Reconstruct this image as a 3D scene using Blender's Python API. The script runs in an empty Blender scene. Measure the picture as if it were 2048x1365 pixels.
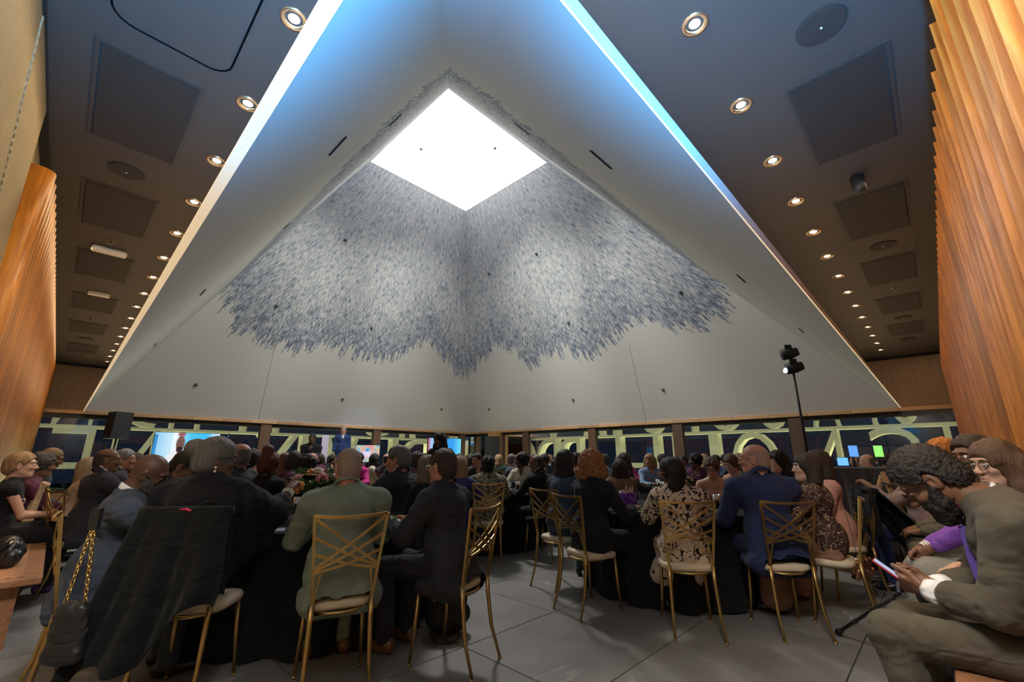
import bpy, math, random
import numpy as np
from mathutils import Vector, Matrix
random.seed(7); np.random.seed(7)
R = math.radians
SC = bpy.context.scene
COL = SC.collection
SQ = 2 ** .5

# ------------------------------------------------------------------ camera, world, exposure, main lights
def link(o):
    COL.objects.link(o); return o
F_PX, PITCH, YAW, ROLL, CAM_H = 855.98, R(15.296), R(.801), R(-.167), 1.25
cam = link(bpy.data.objects.new('camera', bpy.data.cameras.new('camera')))
def cam_axes():
    cy, sy, cp, sp = math.cos(YAW), math.sin(YAW), math.cos(PITCH), math.sin(PITCH)
    f = np.array([sy * cp, cy * cp, sp]); r = np.array([cy, -sy, 0.]); d = -np.cross(r, f)
    c, s = math.cos(ROLL), math.sin(ROLL)
    return np.array([c * r + s * d, -s * r + c * d, f])
CM = cam_axes()
cam.matrix_world = Matrix(((CM[0][0], -CM[1][0], -CM[2][0], 0), (CM[0][1], -CM[1][1], -CM[2][1], 0), (CM[0][2], -CM[1][2], -CM[2][2], CAM_H), (0, 0, 0, 1)))
cam.data.sensor_fit = 'HORIZONTAL'; cam.data.sensor_width = 36; cam.data.lens = F_PX / 2048 * 36
cam.data.clip_start = .05; cam.data.clip_end = 800
SC.camera = cam
def ray(u, v): return CM.T @ np.array([(u - 1024) / F_PX, (v - 682.5) / F_PX, 1.])
def atz(u, v, z):
    d = ray(u, v); t = (z - CAM_H) / d[2]; return np.array([d[0] * t, d[1] * t, z])
def aty(u, v, y):
    d = ray(u, v); t = y / d[1]; return np.array([d[0] * t, y, CAM_H + d[2] * t])
def W(a, b, z): return ((-a + b) / SQ, (a + b) / SQ, z)     # room axes: a = towards the far left wall, b = towards the far right wall

SC.view_settings.view_transform = 'Standard'; SC.view_settings.look = 'None'
SC.view_settings.gamma = 1; SC.view_settings.use_curve_mapping = False
SC.view_settings.exposure = 1.05
wd = bpy.data.worlds.new('night'); SC.world = wd; wd.use_nodes = True
wd.node_tree.nodes['Background'].inputs[0].default_value = (.012, .018, .035, 1)
wd.node_tree.nodes['Background'].inputs[1].default_value = .35

# room measures
HEAD, A, B, ZS, BL, AR = 2.483, 17.19, 14.59, 3.812, .315, .534
ZT, A0, A1, B0, B1 = 10.3, 7.30, 11.29, 5.16, 9.07
WL, WR = -.50, -.42          # faces of the two near walls: b = WL (left), a = WR (right)

def spot(name, loc, target, energy, color, size=60, blend=.6, radius=.05):
    l = bpy.data.lights.new(name, 'SPOT'); l.energy = energy; l.color = color; l.spot_size = R(size); l.spot_blend = blend; l.shadow_soft_size = radius
    o = link(bpy.data.objects.new(name, l)); o.location = loc
    o.rotation_euler = (Vector(target) - Vector(loc)).to_track_quat('-Z', 'Y').to_euler(); return o
def area(name, loc, target, energy, color, sx, sy):
    l = bpy.data.lights.new(name, 'AREA'); l.shape = 'RECTANGLE'; l.size = sx; l.size_y = sy; l.energy = energy; l.color = color
    o = link(bpy.data.objects.new(name, l)); o.location = loc
    o.rotation_euler = (Vector(target) - Vector(loc)).to_track_quat('-Z', 'Y').to_euler(); return o
WARM = (1, .72, .42)
# art washers mounted on the near side of the skylight rim, aimed at the two far faces (the skylight itself is a luminous ceiling)
for k_, (t_, e_) in enumerate(((3.2, 760), (7.2, 560), (11.2, 470))):
    spot('wash_far_left', W(7.6, 5.4, ZT - .6), W(15.9, t_, 4.0), e_, (1, .97, .87), 48, 1, .3)
    spot('wash_far_right', W(7.6, 5.4, ZT - .6), W(t_ + .6, 13.4, 4.0), e_, (1, .97, .87), 48, 1, .3)
spot('art_spot', W(7.6, 5.6, ZT - .5), W(13.2, 8.2, 6.3), 330, (1, .96, .82), 44, 1, .3)
spot('art_spot', W(7.6, 5.6, ZT - .5), W(9.4, 11.6, 6.3), 400, (1, .96, .82), 44, 1, .3)
# added unseen fill in the skylight shaft: brightens the hall and the lower walls
spot('hall_fill', W(9.3, 7.1, 9.2), W(9.3, 7.1, 0), 1500, (1, .98, .95), 125, 1, .5)
# blue event uplights standing in the near corner beside the camera: they tint the soffit and the near faces
spot('blue_uplight', W(-.12, -.12, 1.2), W(1.25, 1.25, 4.2), 160, (.10, .42, 1), 104, 1, .12)
spot('blue_uplight_soffit', W(-.2, -.2, 1.1), W(1.9, -.06, ZS), 800, (.03, .42, 1), 54, 1, .1)
spot('blue_uplight_soffit', W(-.2, -.2, 1.1), W(-.02, 1.9, ZS), 800, (.03, .42, 1), 54, 1, .1)
# front stage light on the presenter
spot('stage_light', W(6.5, 9, 3.2), W(15.9, 8.6, 1.9), 260, (.62, .72, 1), 20, .8, .1)
# added soft fill above the near corner, without a fixture: brightens the near backs
area('corner_fill', W(.25, .25, ZS - .03), W(1.7, 1.7, .4), 120, (1, .97, .93), .9, .9)
# grazing wall washers in the coves above the ribbed walls
area('cove_right', W(WR + .30, 7.2, ZS - .05), W(WR - .05, 7.2, 1.6), 17, (1, .70, .36), 13.5, .06).rotation_euler.rotate_axis('Z', 0)
area('cove_left', W(8.5, WL + .30, ZS - .05), W(8.5, WL - .05, 1.6), 17, (1, .70, .36), 15, .06)
# ------------------------------------------------------------------ materials
MATS = {}
def mat(name, col, rough=.6, metal=0., bump=0., bscale=80., vary=0., vscale=6., stretch=None, emit=None, estr=0., spec=.5, coat=0., sheen=0., seed=0, coord='Object'):
    if name in MATS: return MATS[name]
    m = bpy.data.materials.new(name); m.use_nodes = True; nt = m.node_tree; N = nt.nodes; L = nt.links
    p = N['Principled BSDF']; p.inputs['Base Color'].default_value = (*col, 1); p.inputs['Roughness'].default_value = rough
    p.inputs['Metallic'].default_value = metal; p.inputs['Specular IOR Level'].default_value = spec
    if coat: p.inputs['Coat Weight'].default_value = coat
    if sheen: p.inputs['Sheen Weight'].default_value = sheen
    if emit: p.inputs['Emission Color'].default_value = (*emit, 1); p.inputs['Emission Strength'].default_value = estr
    if bump or vary:
        tc = N.new('ShaderNodeTexCoord'); mp = N.new('ShaderNodeMapping')
        if stretch: mp.inputs['Scale'].default_value = stretch
        mp.inputs['Location'].default_value = (seed * 3.7, seed * 1.3, seed)
        L.new(tc.outputs[coord], mp.inputs[0])
    if vary:
        n = N.new('ShaderNodeTexNoise'); n.inputs['Scale'].default_value = vscale; n.inputs['Detail'].default_value = 4
        L.new(mp.outputs[0], n.inputs['Vector'])
        r = N.new('ShaderNodeValToRGB'); r.color_ramp.elements[0].position = .3; r.color_ramp.elements[1].position = .7
        r.color_ramp.elements[0].color = (*[c * (1 - vary) for c in col], 1); r.color_ramp.elements[1].color = (*[min(1, c * (1 + vary)) for c in col], 1)
        L.new(n.outputs[0], r.inputs[0]); L.new(r.outputs[0], p.inputs['Base Color'])
    if bump:
        n = N.new('ShaderNodeTexNoise'); n.inputs['Scale'].default_value = bscale; n.inputs['Detail'].default_value = 3
        L.new(mp.outputs[0], n.inputs['Vector'])
        b = N.new('ShaderNodeBump'); b.inputs['Strength'].default_value = bump; b.inputs['Distance'].default_value = .01
        L.new(n.outputs[0], b.inputs['Height']); L.new(b.outputs[0], p.inputs['Normal'])
    MATS[name] = m; return m
def nodes(name):
    m = bpy.data.materials.new(name); m.use_nodes = True; MATS[name] = m
    return m, m.node_tree.nodes, m.node_tree.links, m.node_tree.nodes['Principled BSDF']
def ramp(N, stops, const=False):
    r = N.new('ShaderNodeValToRGB'); e = r.color_ramp.elements
    if const: r.color_ramp.interpolation = 'CONSTANT'
    while len(e) < len(stops): e.new(.5)
    for i, (p, c) in enumerate(stops): e[i].position = p; e[i].color = (*c, 1)
    return r
def mth(N, L, op, a, b=None, c=None):
    n = N.new('ShaderNodeMath'); n.operation = op
    for i, x in enumerate((a, b, c)):
        if x is None: continue
        if isinstance(x, (int, float)): n.inputs[i].default_value = x
        else: L.new(x, n.inputs[i])
    return n.outputs[0]
def fabric(name, col, rough=.85, bump=.25, vary=.12, bscale=350):
    new = 'fabric_' + name not in MATS
    m = mat('fabric_' + name, col, rough, bump=bump, bscale=bscale, vary=vary, vscale=9, sheen=.05, spec=.2)
    if new:     # soft wrinkles of worn cloth under the fine weave
        N, L = m.node_tree.nodes, m.node_tree.links; b0 = next(n for n in N if n.type == 'BUMP'); tc = next(n for n in N if n.type == 'TEX_COORD')
        mp = N.new('ShaderNodeMapping'); mp.inputs['Scale'].default_value = (1, 1, 1.9); mp.inputs['Rotation'].default_value = (.5, .35, 0); L.new(tc.outputs['Object'], mp.inputs[0])
        n = N.new('ShaderNodeTexNoise'); n.inputs['Scale'].default_value = 5.2; n.inputs['Detail'].default_value = 1.2; n.inputs['Distortion'].default_value = 1.3; L.new(mp.outputs[0], n.inputs['Vector'])
        b = N.new('ShaderNodeBump'); b.inputs['Strength'].default_value = .55; b.inputs['Distance'].default_value = .05; L.new(n.outputs[0], b.inputs['Height']); L.new(b.outputs[0], b0.inputs['Normal'])
    return m
def skin(name, col): return mat('skin_' + name, col, .5, bump=.06, bscale=160, vary=.07, vscale=14, spec=.4)
def hairm(name, col): return mat('hair_' + name, col, .5, bump=.7, bscale=24, vary=.35, vscale=16, stretch=(9, 9, 1.2), spec=.35)
def curlm(name, col): return mat('curls_' + name, col, .6, bump=.9, bscale=90, vary=.5, vscale=60, spec=.3)
def patterned(name, c1, c2, scale, lo, dist=1.5, kind='noise', c3=None):
    m, N, L, p = nodes('print_' + name)
    tc = N.new('ShaderNodeTexCoord')
    if kind == 'noise':
        n = N.new('ShaderNodeTexNoise'); n.inputs['Scale'].default_value = scale; n.inputs['Distortion'].default_value = dist; n.inputs['Detail'].default_value = 1.5
        o = n.outputs[0]
    else:
        n = N.new('ShaderNodeTexVoronoi'); n.inputs['Scale'].default_value = scale; n.feature = 'DISTANCE_TO_EDGE'; o = n.outputs[0]
    L.new(tc.outputs['Object'], n.inputs['Vector'])
    r = ramp(N, [(0, c1), (lo, c2)], True); L.new(o, r.inputs[0]); L.new(r.outputs[0], p.inputs['Base Color'])
    p.inputs['Roughness'].default_value = .85; p.inputs['Specular IOR Level'].default_value = .2
    return m
GOLD = mat('gold_metal', (.50, .33, .12), .36, .95, vary=.15, vscale=8)
CREAM = mat('cream_vinyl', (.62, .52, .36), .55, bump=.08, bscale=200)
BLACKM = mat('black_metal', (.012, .012, .013), .45)
BLACKP = mat('black_plastic', (.02, .02, .022), .5, bump=.1, bscale=300)
WHITEP = mat('white_plastic', (.75, .73, .7), .4)
BLACKCLOTH = fabric('black_linen', (.012, .012, .014), .9)
CHROME = mat('chrome', (.7, .7, .7), .15, 1.)
PAPER = mat('white_paper', (.8, .78, .74), .8)
LEATHER = mat('black_leather', (.015, .015, .017), .35, bump=.25, bscale=60)

def wood(name, c1, c2, axis='Z', rough=.38, scale=5):
    m, N, L, p = nodes(name)
    tc = N.new('ShaderNodeTexCoord'); oi = N.new('ShaderNodeObjectInfo'); g = N.new('ShaderNodeNewGeometry')
    mp = N.new('ShaderNodeMapping'); s = [7., 7., 7.]; s['XYZ'.index(axis)] = .5; mp.inputs['Scale'].default_value = s
    ad = N.new('ShaderNodeVectorMath'); ad.operation = 'ADD'
    sc = N.new('ShaderNodeVectorMath'); sc.operation = 'SCALE'; sc.inputs['Scale'].default_value = 60
    cb = N.new('ShaderNodeCombineXYZ'); L.new(oi.outputs['Random'], cb.inputs[0]); L.new(oi.outputs['Random'], cb.inputs[2]); L.new(cb.outputs[0], sc.inputs[0])
    L.new(tc.outputs['Object'], mp.inputs[0]); L.new(mp.outputs[0], ad.inputs[0]); L.new(sc.outputs[0], ad.inputs[1])
    n = N.new('ShaderNodeTexNoise'); n.inputs['Scale'].default_value = scale; n.inputs['Detail'].default_value = 6; n.inputs['Distortion'].default_value = .8
    L.new(ad.outputs[0], n.inputs['Vector'])
    r = ramp(N, [(.28, c1), (.5, tuple((x + y) / 2 for x, y in zip(c1, c2))), (.72, c2)]); L.new(n.outputs[0], r.inputs[0])
    hs = N.new('ShaderNodeHueSaturation'); v = mth(N, L, 'MULTIPLY_ADD', oi.outputs['Random'], .45, .78); L.new(v, hs.inputs['Value']); L.new(r.outputs[0], hs.inputs['Color'])
    L.new(hs.outputs[0], p.inputs['Base Color']); p.inputs['Roughness'].default_value = rough
    b = N.new('ShaderNodeBump'); b.inputs['Strength'].default_value = .12; b.inputs['Distance'].default_value = .01; L.new(n.outputs[0], b.inputs['Height']); L.new(b.outputs[0], p.inputs['Normal'])
    return m
RIBWOOD = wood('rib_wood', (.26, .082, .009), (.50, .19, .022))
OAK = wood('trim_wood', (.36, .20, .09), (.55, .33, .16), 'X', .5)
BENCHW = wood('bench_wood', (.25, .105, .045), (.42, .20, .095), 'X', .45)
BROWNW = wood('brown_panel', (.17, .105, .055), (.22, .14, .075), 'Z', .55, 3)
DARKWOOD = wood('column_wood', (.075, .04, .02), (.12, .062, .03), 'Z', .5)

def tilemat():
    m, N, L, p = nodes('stone_tile')
    g = N.new('ShaderNodeNewGeometry'); oi = N.new('ShaderNodeObjectInfo')
    sc = N.new('ShaderNodeVectorMath'); sc.operation = 'SCALE'; sc.inputs['Scale'].default_value = 17
    cb = N.new('ShaderNodeCombineXYZ'); L.new(oi.outputs['Random'], cb.inputs[0]); L.new(oi.outputs['Random'], cb.inputs[2]); L.new(cb.outputs[0], sc.inputs[0])
    ad = N.new('ShaderNodeVectorMath'); ad.operation = 'ADD'; L.new(g.outputs['Position'], ad.inputs[0]); L.new(sc.outputs[0], ad.inputs[1])
    n = N.new('ShaderNodeTexNoise'); n.inputs['Scale'].default_value = 2.4; n.inputs['Detail'].default_value = 8; n.inputs['Roughness'].default_value = .62; L.new(ad.outputs[0], n.inputs['Vector'])
    r = ramp(N, [(.25, (.14, .132, .12)), (.75, (.235, .225, .208))]); L.new(n.outputs[0], r.inputs[0])
    v = N.new('ShaderNodeTexNoise'); v.inputs['Scale'].default_value = .95; v.inputs['Detail'].default_value = 3; v.inputs['Distortion'].default_value = 1.1; L.new(ad.outputs[0], v.inputs['Vector'])
    d = mth(N, L, 'ABSOLUTE', mth(N, L, 'SUBTRACT', v.outputs[0], .5))
    vein = N.new('ShaderNodeMapRange'); vein.inputs['From Min'].default_value = .0; vein.inputs['From Max'].default_value = .012; vein.inputs['To Min'].default_value = 1; vein.inputs['To Max'].default_value = 0; L.new(d, vein.inputs['Value'])
    k = N.new('ShaderNodeTexNoise'); k.inputs['Scale'].default_value = 1.6; L.new(ad.outputs[0], k.inputs['Vector'])
    km = N.new('ShaderNodeMapRange'); km.inputs['From Min'].default_value = .52; km.inputs['From Max'].default_value = .68; L.new(k.outputs[0], km.inputs['Value'])
    f = mth(N, L, 'MULTIPLY', mth(N, L, 'MULTIPLY', vein.outputs[0], km.outputs[0]), .6)
    mx = N.new('ShaderNodeMix'); mx.data_type = 'RGBA'; L.new(f, mx.inputs['Factor']); L.new(r.outputs[0], mx.inputs[6]); mx.inputs[7].default_value = (.52, .49, .45, 1)
    L.new(mx.outputs[2], p.inputs['Base Color']); p.inputs['Roughness'].default_value = .5; p.inputs['Specular IOR Level'].default_value = .35
    return m
TILE = tilemat()
GROUT = mat('grout', (.035, .032, .03), .9)

def artmat(name, pts):
    """white plaster; above a ragged line the printed artwork: narrow strands of blue-grey strokes running down the slope"""
    m, N, L, p = nodes(name)
    uv = N.new('ShaderNodeUVMap'); uv.uv_map = 'UVMap'; sep = N.new('ShaderNodeSeparateXYZ'); L.new(uv.outputs[0], sep.inputs[0])
    u, v = sep.outputs[0], sep.outputs[1]
    fc = N.new('ShaderNodeFloatCurve'); c = fc.mapping.curves[0]
    while len(c.points) < len(pts): c.points.new(.5, .5)
    for i, (x, y) in enumerate(sorted(pts)): c.points[i].location = (min(1, max(0, x)), y); c.points[i].handle_type = 'VECTOR'
    fc.mapping.update(); L.new(u, fc.inputs['Value'])
    cid = mth(N, L, 'FLOOR', mth(N, L, 'MULTIPLY', u, 300.))
    wn = N.new('ShaderNodeTexWhiteNoise'); wn.noise_dimensions = '1D'; L.new(cid, wn.inputs['W'])
    wn2 = N.new('ShaderNodeTexWhiteNoise'); wn2.noise_dimensions = '1D'; L.new(mth(N, L, 'FLOOR', mth(N, L, 'MULTIPLY', u, 42.)), wn2.inputs['W'])
    edge = mth(N, L, 'ADD', fc.outputs[0], mth(N, L, 'ADD', mth(N, L, 'MULTIPLY', mth(N, L, 'SUBTRACT', wn.outputs[0], .5), .055), mth(N, L, 'MULTIPLY', mth(N, L, 'SUBTRACT', wn2.outputs[0], .5), .05)))
    mask = mth(N, L, 'GREATER_THAN', v, edge)
    cb = N.new('ShaderNodeCombineXYZ'); L.new(mth(N, L, 'MULTIPLY', u, 440.), cb.inputs[0]); L.new(mth(N, L, 'MULTIPLY', v, 52.), cb.inputs[1])
    n = N.new('ShaderNodeTexNoise'); n.inputs['Scale'].default_value = 1.; n.inputs['Detail'].default_value = 2.5; n.inputs['Roughness'].default_value = .7; L.new(cb.outputs[0], n.inputs['Vector'])
    cb2 = N.new('ShaderNodeCombineXYZ'); L.new(mth(N, L, 'MULTIPLY', u, 60.), cb2.inputs[0]); L.new(mth(N, L, 'MULTIPLY', v, 14.), cb2.inputs[1])
    n2 = N.new('ShaderNodeTexNoise'); n2.inputs['Scale'].default_value = 1.; n2.inputs['Detail'].default_value = 3; L.new(cb2.outputs[0], n2.inputs['Vector'])
    near = N.new('ShaderNodeMapRange'); near.inputs['From Min'].default_value = 0; near.inputs['From Max'].default_value = .22; near.inputs['To Min'].default_value = .09; near.inputs['To Max'].default_value = 0
    L.new(mth(N, L, 'SUBTRACT', v, edge), near.inputs['Value'])
    tot = mth(N, L, 'ADD', mth(N, L, 'ADD', n.outputs[0], mth(N, L, 'MULTIPLY', mth(N, L, 'SUBTRACT', n2.outputs[0], .5), .26)), near.outputs[0])
    ink = ramp(N, [(.43, (.82, .82, .80)), (.53, (.48, .53, .61)), (.64, (.14, .185, .28))]); L.new(tot, ink.inputs[0])
    mx = N.new('ShaderNodeMix'); mx.data_type = 'RGBA'; L.new(mask, mx.inputs['Factor']); mx.inputs[6].default_value = (.74, .735, .72, 1); L.new(ink.outputs[0], mx.inputs[7])
    L.new(mx.outputs[2], p.inputs['Base Color']); p.inputs['Roughness'].default_value = .8; p.inputs['Specular IOR Level'].default_value = .2
    return m

# ------------------------------------------------------------------ mesh helpers
class MB:
    def __init__(s): s.v = []; s.f = []; s.m = []; s.mi = 0
    def add(s, v, f):
        o = len(s.v); s.v += [tuple(p) for p in v]; s.f += [tuple(i + o for i in q) for q in f]; s.m += [s.mi] * len(f); return s
    def box(s, c, h, M=None):
        v = [Vector((c[0] + x * h[0], c[1] + y * h[1], c[2] + z * h[2])) for x in (-1, 1) for y in (-1, 1) for z in (-1, 1)]
        if M: v = [M @ p for p in v]
        return s.add(v, [(0, 1, 3, 2), (4, 6, 7, 5), (0, 4, 5, 1), (2, 3, 7, 6), (0, 2, 6, 4), (1, 5, 7, 3)])
    def hull(s, P):   # 8 points, same order as box
        return s.add(P, [(0, 1, 3, 2), (4, 6, 7, 5), (0, 4, 5, 1), (2, 3, 7, 6), (0, 2, 6, 4), (1, 5, 7, 3)])
    def tube(s, pts, r, n=8, cap=True, flat=None):
        pts = [Vector(p) for p in pts]; rr = r if hasattr(r, '__len__') else [r] * len(pts)
        t0 = (pts[1] - pts[0]).normalized(); up = Vector((0, 0, 1)) if abs(t0.z) < .9 else Vector((0, 1, 0))
        if flat is not None: up = Vector(flat)
        v = []; x = None
        for i, p in enumerate(pts):
            t = (pts[min(i + 1, len(pts) - 1)] - pts[max(i - 1, 0)]).normalized()
            if x is None or flat is not None: x = t.cross(up).normalized()
            else: x = (x - t * x.dot(t)).normalized()
            y = x.cross(t)
            if flat is not None:
                w, h = rr[i] if hasattr(rr[i], '__len__') else (rr[i], rr[i])
                for a, b in ((-1, -1), (1, -1), (1, 1), (-1, 1)): v.append(p + x * a * w + y * b * h)
            else:
                for k in range(n): q = 2 * math.pi * k / n; v.append(p + x * math.cos(q) * rr[i] + y * math.sin(q) * rr[i])
        if flat is not None: n = 4
        f = [(i * n + k, i * n + (k + 1) % n, (i + 1) * n + (k + 1) % n, (i + 1) * n + k) for i in range(len(pts) - 1) for k in range(n)]
        if cap: f += [tuple(range(n))[::-1], tuple(range((len(pts) - 1) * n, len(pts) * n))]
        return s.add(v, f)
    def lathe(s, prof, n=16, c=(0, 0, 0), closed=False):
        v = []; f = []; k = len(prof)
        for i in range(n):
            q = 2 * math.pi * i / n; v += [(c[0] + r * math.cos(q), c[1] + r * math.sin(q), c[2] + z) for r, z in prof]
        for i in range(n):
            j = (i + 1) % n
            f += [(i * k + t, j * k + t, j * k + t + 1, i * k + t + 1) for t in range(k - 1)]
        if not closed:
            f.append(tuple(i * k for i in range(n))[::-1]); f.append(tuple(i * k + k - 1 for i in range(n)))
        return s.add(v, f)
    def ball(s, c, r, n=10, m=6, M=None):
        r = r if hasattr(r, '__len__') else (r, r, r); v = []; f = []
        for j in range(1, m):
            th = math.pi * j / m
            for i in range(n): q = 2 * math.pi * i / n; v.append(Vector((r[0] * math.sin(th) * math.cos(q), r[1] * math.sin(th) * math.sin(q), r[2] * math.cos(th))))
        v += [Vector((0, 0, r[2])), Vector((0, 0, -r[2]))]; a, b = len(v) - 2, len(v) - 1
        for j in range(m - 2): f += [(j * n + i, (j + 1) * n + i, (j + 1) * n + (i + 1) % n, j * n + (i + 1) % n) for i in range(n)]
        f += [(a, i, (i + 1) % n) for i in range(n)] + [(b, (m - 2) * n + (i + 1) % n, (m - 2) * n + i) for i in range(n)]
        if M: v = [M @ p for p in v]
        return s.add([p + Vector(c) for p in v], f)
    def mesh(s, name, mats, smooth=False):
        me = bpy.data.meshes.new(name); me.from_pydata(s.v, [], s.f)
        for m in (mats if isinstance(mats, (list, tuple)) else [mats]): me.materials.append(m)
        if any(s.m): me.polygons.foreach_set('material_index', s.m)
        if smooth: me.polygons.foreach_set('use_smooth', [True] * len(s.f))
        me.update(); return me
    def build(s, name, mats, parent=None, smooth=False):
        return put(name, s.mesh(name, mats, smooth), parent)
def put(name, me, parent=None):
    o = bpy.data.objects.new(name, me); COL.objects.link(o)
    if parent: o.parent = parent
    return o
def tag(o, label, cat, group=None):
    o['label'] = label; o['category'] = cat
    if group: o['group'] = group
    return o
def thing(name, label, cat, loc=(0, 0, 0), rz=0, group=None):
    o = link(bpy.data.objects.new(name, None)); o.empty_display_size = .1; o.location = loc; o.rotation_euler = (0, 0, rz); return tag(o, label, cat, group)
def struct(o): o['kind'] = 'structure'; return o
def bevel(o, w, seg=2):
    b = o.modifiers.new('bevel', 'BEVEL'); b.width = w; b.segments = seg; b.limit_method = 'ANGLE'; return o
def dup(o, loc, rz, label=None, group=None):
    c = o.copy(); COL.objects.link(c); c.location = loc; c.rotation_euler = (0, 0, rz)
    if label: c['label'] = label
    if group: c['group'] = group
    for ch in o.children:
        d = ch.copy(); COL.objects.link(d); d.parent = c
        for g in ch.children:
            e = g.copy(); COL.objects.link(e); e.parent = d
    return c
# ------------------------------------------------------------------ the room
def slab(name, P, t, m, parent=None):
    """planar quad P (4 points) given thickness t along -normal"""
    P = [Vector(p) for p in P]; n = (P[1] - P[0]).cross(P[3] - P[0]).normalized() * t
    b = MB(); Q = P + [p - n for p in P]
    b.add(Q, [(0, 1, 2, 3), (7, 6, 5, 4), (0, 4, 5, 1), (1, 5, 6, 2), (2, 6, 7, 3), (3, 7, 4, 0)])
    return b.build(name, m, parent)
floor = struct(slab('floor', [W(-.6, -.6, -.012), W(A + .1, -.6, -.012), W(A + .1, B + .1, -.012), W(-.6, B + .1, -.012)][::-1], .2, GROUT))
TP = .975; g = .0035
tb = MB(); hw = TP / 2 - g
tb.add([(-hw, -hw, -.02), (hw, -hw, -.02), (hw, hw, -.02), (-hw, hw, -.02), (-hw, -hw, -.0015), (hw, -hw, -.0015), (hw, hw, -.0015), (-hw, hw, -.0015),
        (-hw + .002, -hw + .002, 0), (hw - .002, -hw + .002, 0), (hw - .002, hw - .002, 0), (-hw + .002, hw - .002, 0)],
       [(0, 1, 5, 4), (1, 2, 6, 5), (2, 3, 7, 6), (3, 0, 4, 7), (4, 5, 9, 8), (5, 6, 10, 9), (6, 7, 11, 10), (7, 4, 8, 11), (8, 9, 10, 11)])
tile_me = tb.mesh('tile', TILE)
cells = []
for i in range(-4, 17):
    for j in range(-4, 15):
        a, b = 2.59 + (i - .5) * TP, 2.2 + (j - .5) * TP
        if -.5 < a < A and -.5 < b < B: cells.append((a + b, a, b))
cells.sort()
rest = MB()
for k, (_, a, b) in enumerate(cells):
    x, y, _ = W(a, b, 0)
    if k < 290:
        o = put('tile', tile_me, floor); o.location = (x, y, 0); o.rotation_euler = (0, 0, R(45 + 90 * (k % 4)))
    else:
        M = Matrix.Translation((x, y, 0)) @ Matrix.Rotation(R(45), 4, 'Z'); rest.add([M @ Vector(v) for v in tb.v], tb.f)
if rest.v: o = rest.build('far_tile', TILE, floor); o['kind'] = 'stuff'

# soffit (dark perimeter ceiling): two strips
SOFF = mat('soffit_paint', (.062, .055, .05), .75, bump=.12, bscale=500)
SB, SA = .63, 1.06    # inner edges
ceil_m = MB()
def flat(b, P, z, t):
    Q = [(*W(p[0], p[1], 0)[:2], z) for p in P]; Q2 = [(x, y, zz + t) for x, y, zz in Q]
    n = len(P); b.add(Q + Q2, [tuple(range(n)), tuple(range(2 * n - 1, n - 1, -1))] + [(i, i + n, (i + 1) % n + n, (i + 1) % n) for i in range(n)])
flat(ceil_m, [(-.6, -.6), (A + .1, -.6), (A + .1, SB), (SA, SB), (SA, B + .1), (-.6, B + .1)], ZS, .12)
ceiling = struct(ceil_m.build('ceiling', SOFF))
# dark reveal between soffit and funnel
rv = MB(); DARK = mat('reveal_black', (.008, .008, .009), .9)
flat(rv, [(SA, SB), (A, SB), (A, SB + .03), (SA + .03, SB + .03), (SA + .03, B), (SA, B)], ZS - .04, .5)
struct(rv.build('trim_reveal', DARK))

# funnel: four sloping plaster faces between the low square rim and the skylight
def face(name, P00, P10, P11, P01, m, t=.035, n=24):
    P = [np.array(p) for p in (P00, P10, P11, P01)]
    nrm = np.cross(P[1] - P[0], P[3] - P[0]); nrm /= np.linalg.norm(nrm)
    v = []; f = []; uv = []
    for j in range(n + 1):
        for i in range(n + 1):
            u, w = i / n, j / n; q = (P[0] * (1 - u) + P[1] * u) * (1 - w) + (P[3] * (1 - u) + P[2] * u) * w
            v.append(tuple(q)); uv.append((u, w))
    k = n + 1
    for j in range(n):
        for i in range(n): f.append((j * k + i, j * k + i + 1, (j + 1) * k + i + 1, (j + 1) * k + i))
    o0 = len(v)
    for q in P: v.append(tuple(q - nrm * t))
    c = [0, n, k * k - 1, k * n]
    f += [(o0 + 3, o0 + 2, o0 + 1, o0), (c[0], o0, o0 + 1, c[1]), (c[1], o0 + 1, o0 + 2, c[2]), (c[2], o0 + 2, o0 + 3, c[3]), (c[3], o0 + 3, o0, c[0])]
    f[-4] = tuple([o0, o0 + 1] + list(range(n, -1, -1)))          # lower edge with all grid points, no cracks
    me = bpy.data.meshes.new(name); me.from_pydata(v, [], f); me.materials.append(m)
    l = me.uv_layers.new(name='UVMap'); uv += [(0, 0)] * 4
    for lp in me.loops: l.data[lp.index].uv = uv[lp.vertex_index]
    me.update(); return struct(put(name, me))
FLp = [(0, .46), (.124, .339), (.194, .308), (.309, .306), (.389, .346), (.499, .338), (.6, .325), (.653, .37), (.782, .453), (.87, .376), (.952, .329), (1, .335)]
FRp = [(1, .46), (.96, .40), (.875, .325), (.80, .35), (.753, .395), (.67, .389), (.608, .344), (.535, .309), (.463, .359), (.365, .337), (.313, .302), (.253, .385), (.185, .434), (.128, .422), (.01, .336), (0, .335)]
NRp = [(0, .475), (.07, .41), (.2, .40), (.41, .43), (1, .46)]
NLp = [(1, .475), (.93, .41), (.8, .40), (.6, .43), (0, .46)]
fl = face('wall_far_left', W(A, BL, HEAD), W(A, B, HEAD), W(A1, B1, ZT), W(A1, B0, ZT), artmat('art_far_left', FLp))
fr = face('wall_far_right', W(A, B, HEAD), W(AR, B, HEAD), W(A0, B1, ZT), W(A1, B1, ZT), artmat('art_far_right', FRp))
nr = face('wall_near_right', W(AR, B, HEAD), W(AR, BL, HEAD), W(A0, B0, ZT), W(A0, B1, ZT), artmat('art_near_right', [(1 - u, v) for u, v in NRp]))
nl = face('wall_near_left', W(AR, BL, HEAD), W(A, BL, HEAD), W(A1, B0, ZT), W(A0, B0, ZT), artmat('art_near_left', NRp))
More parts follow.
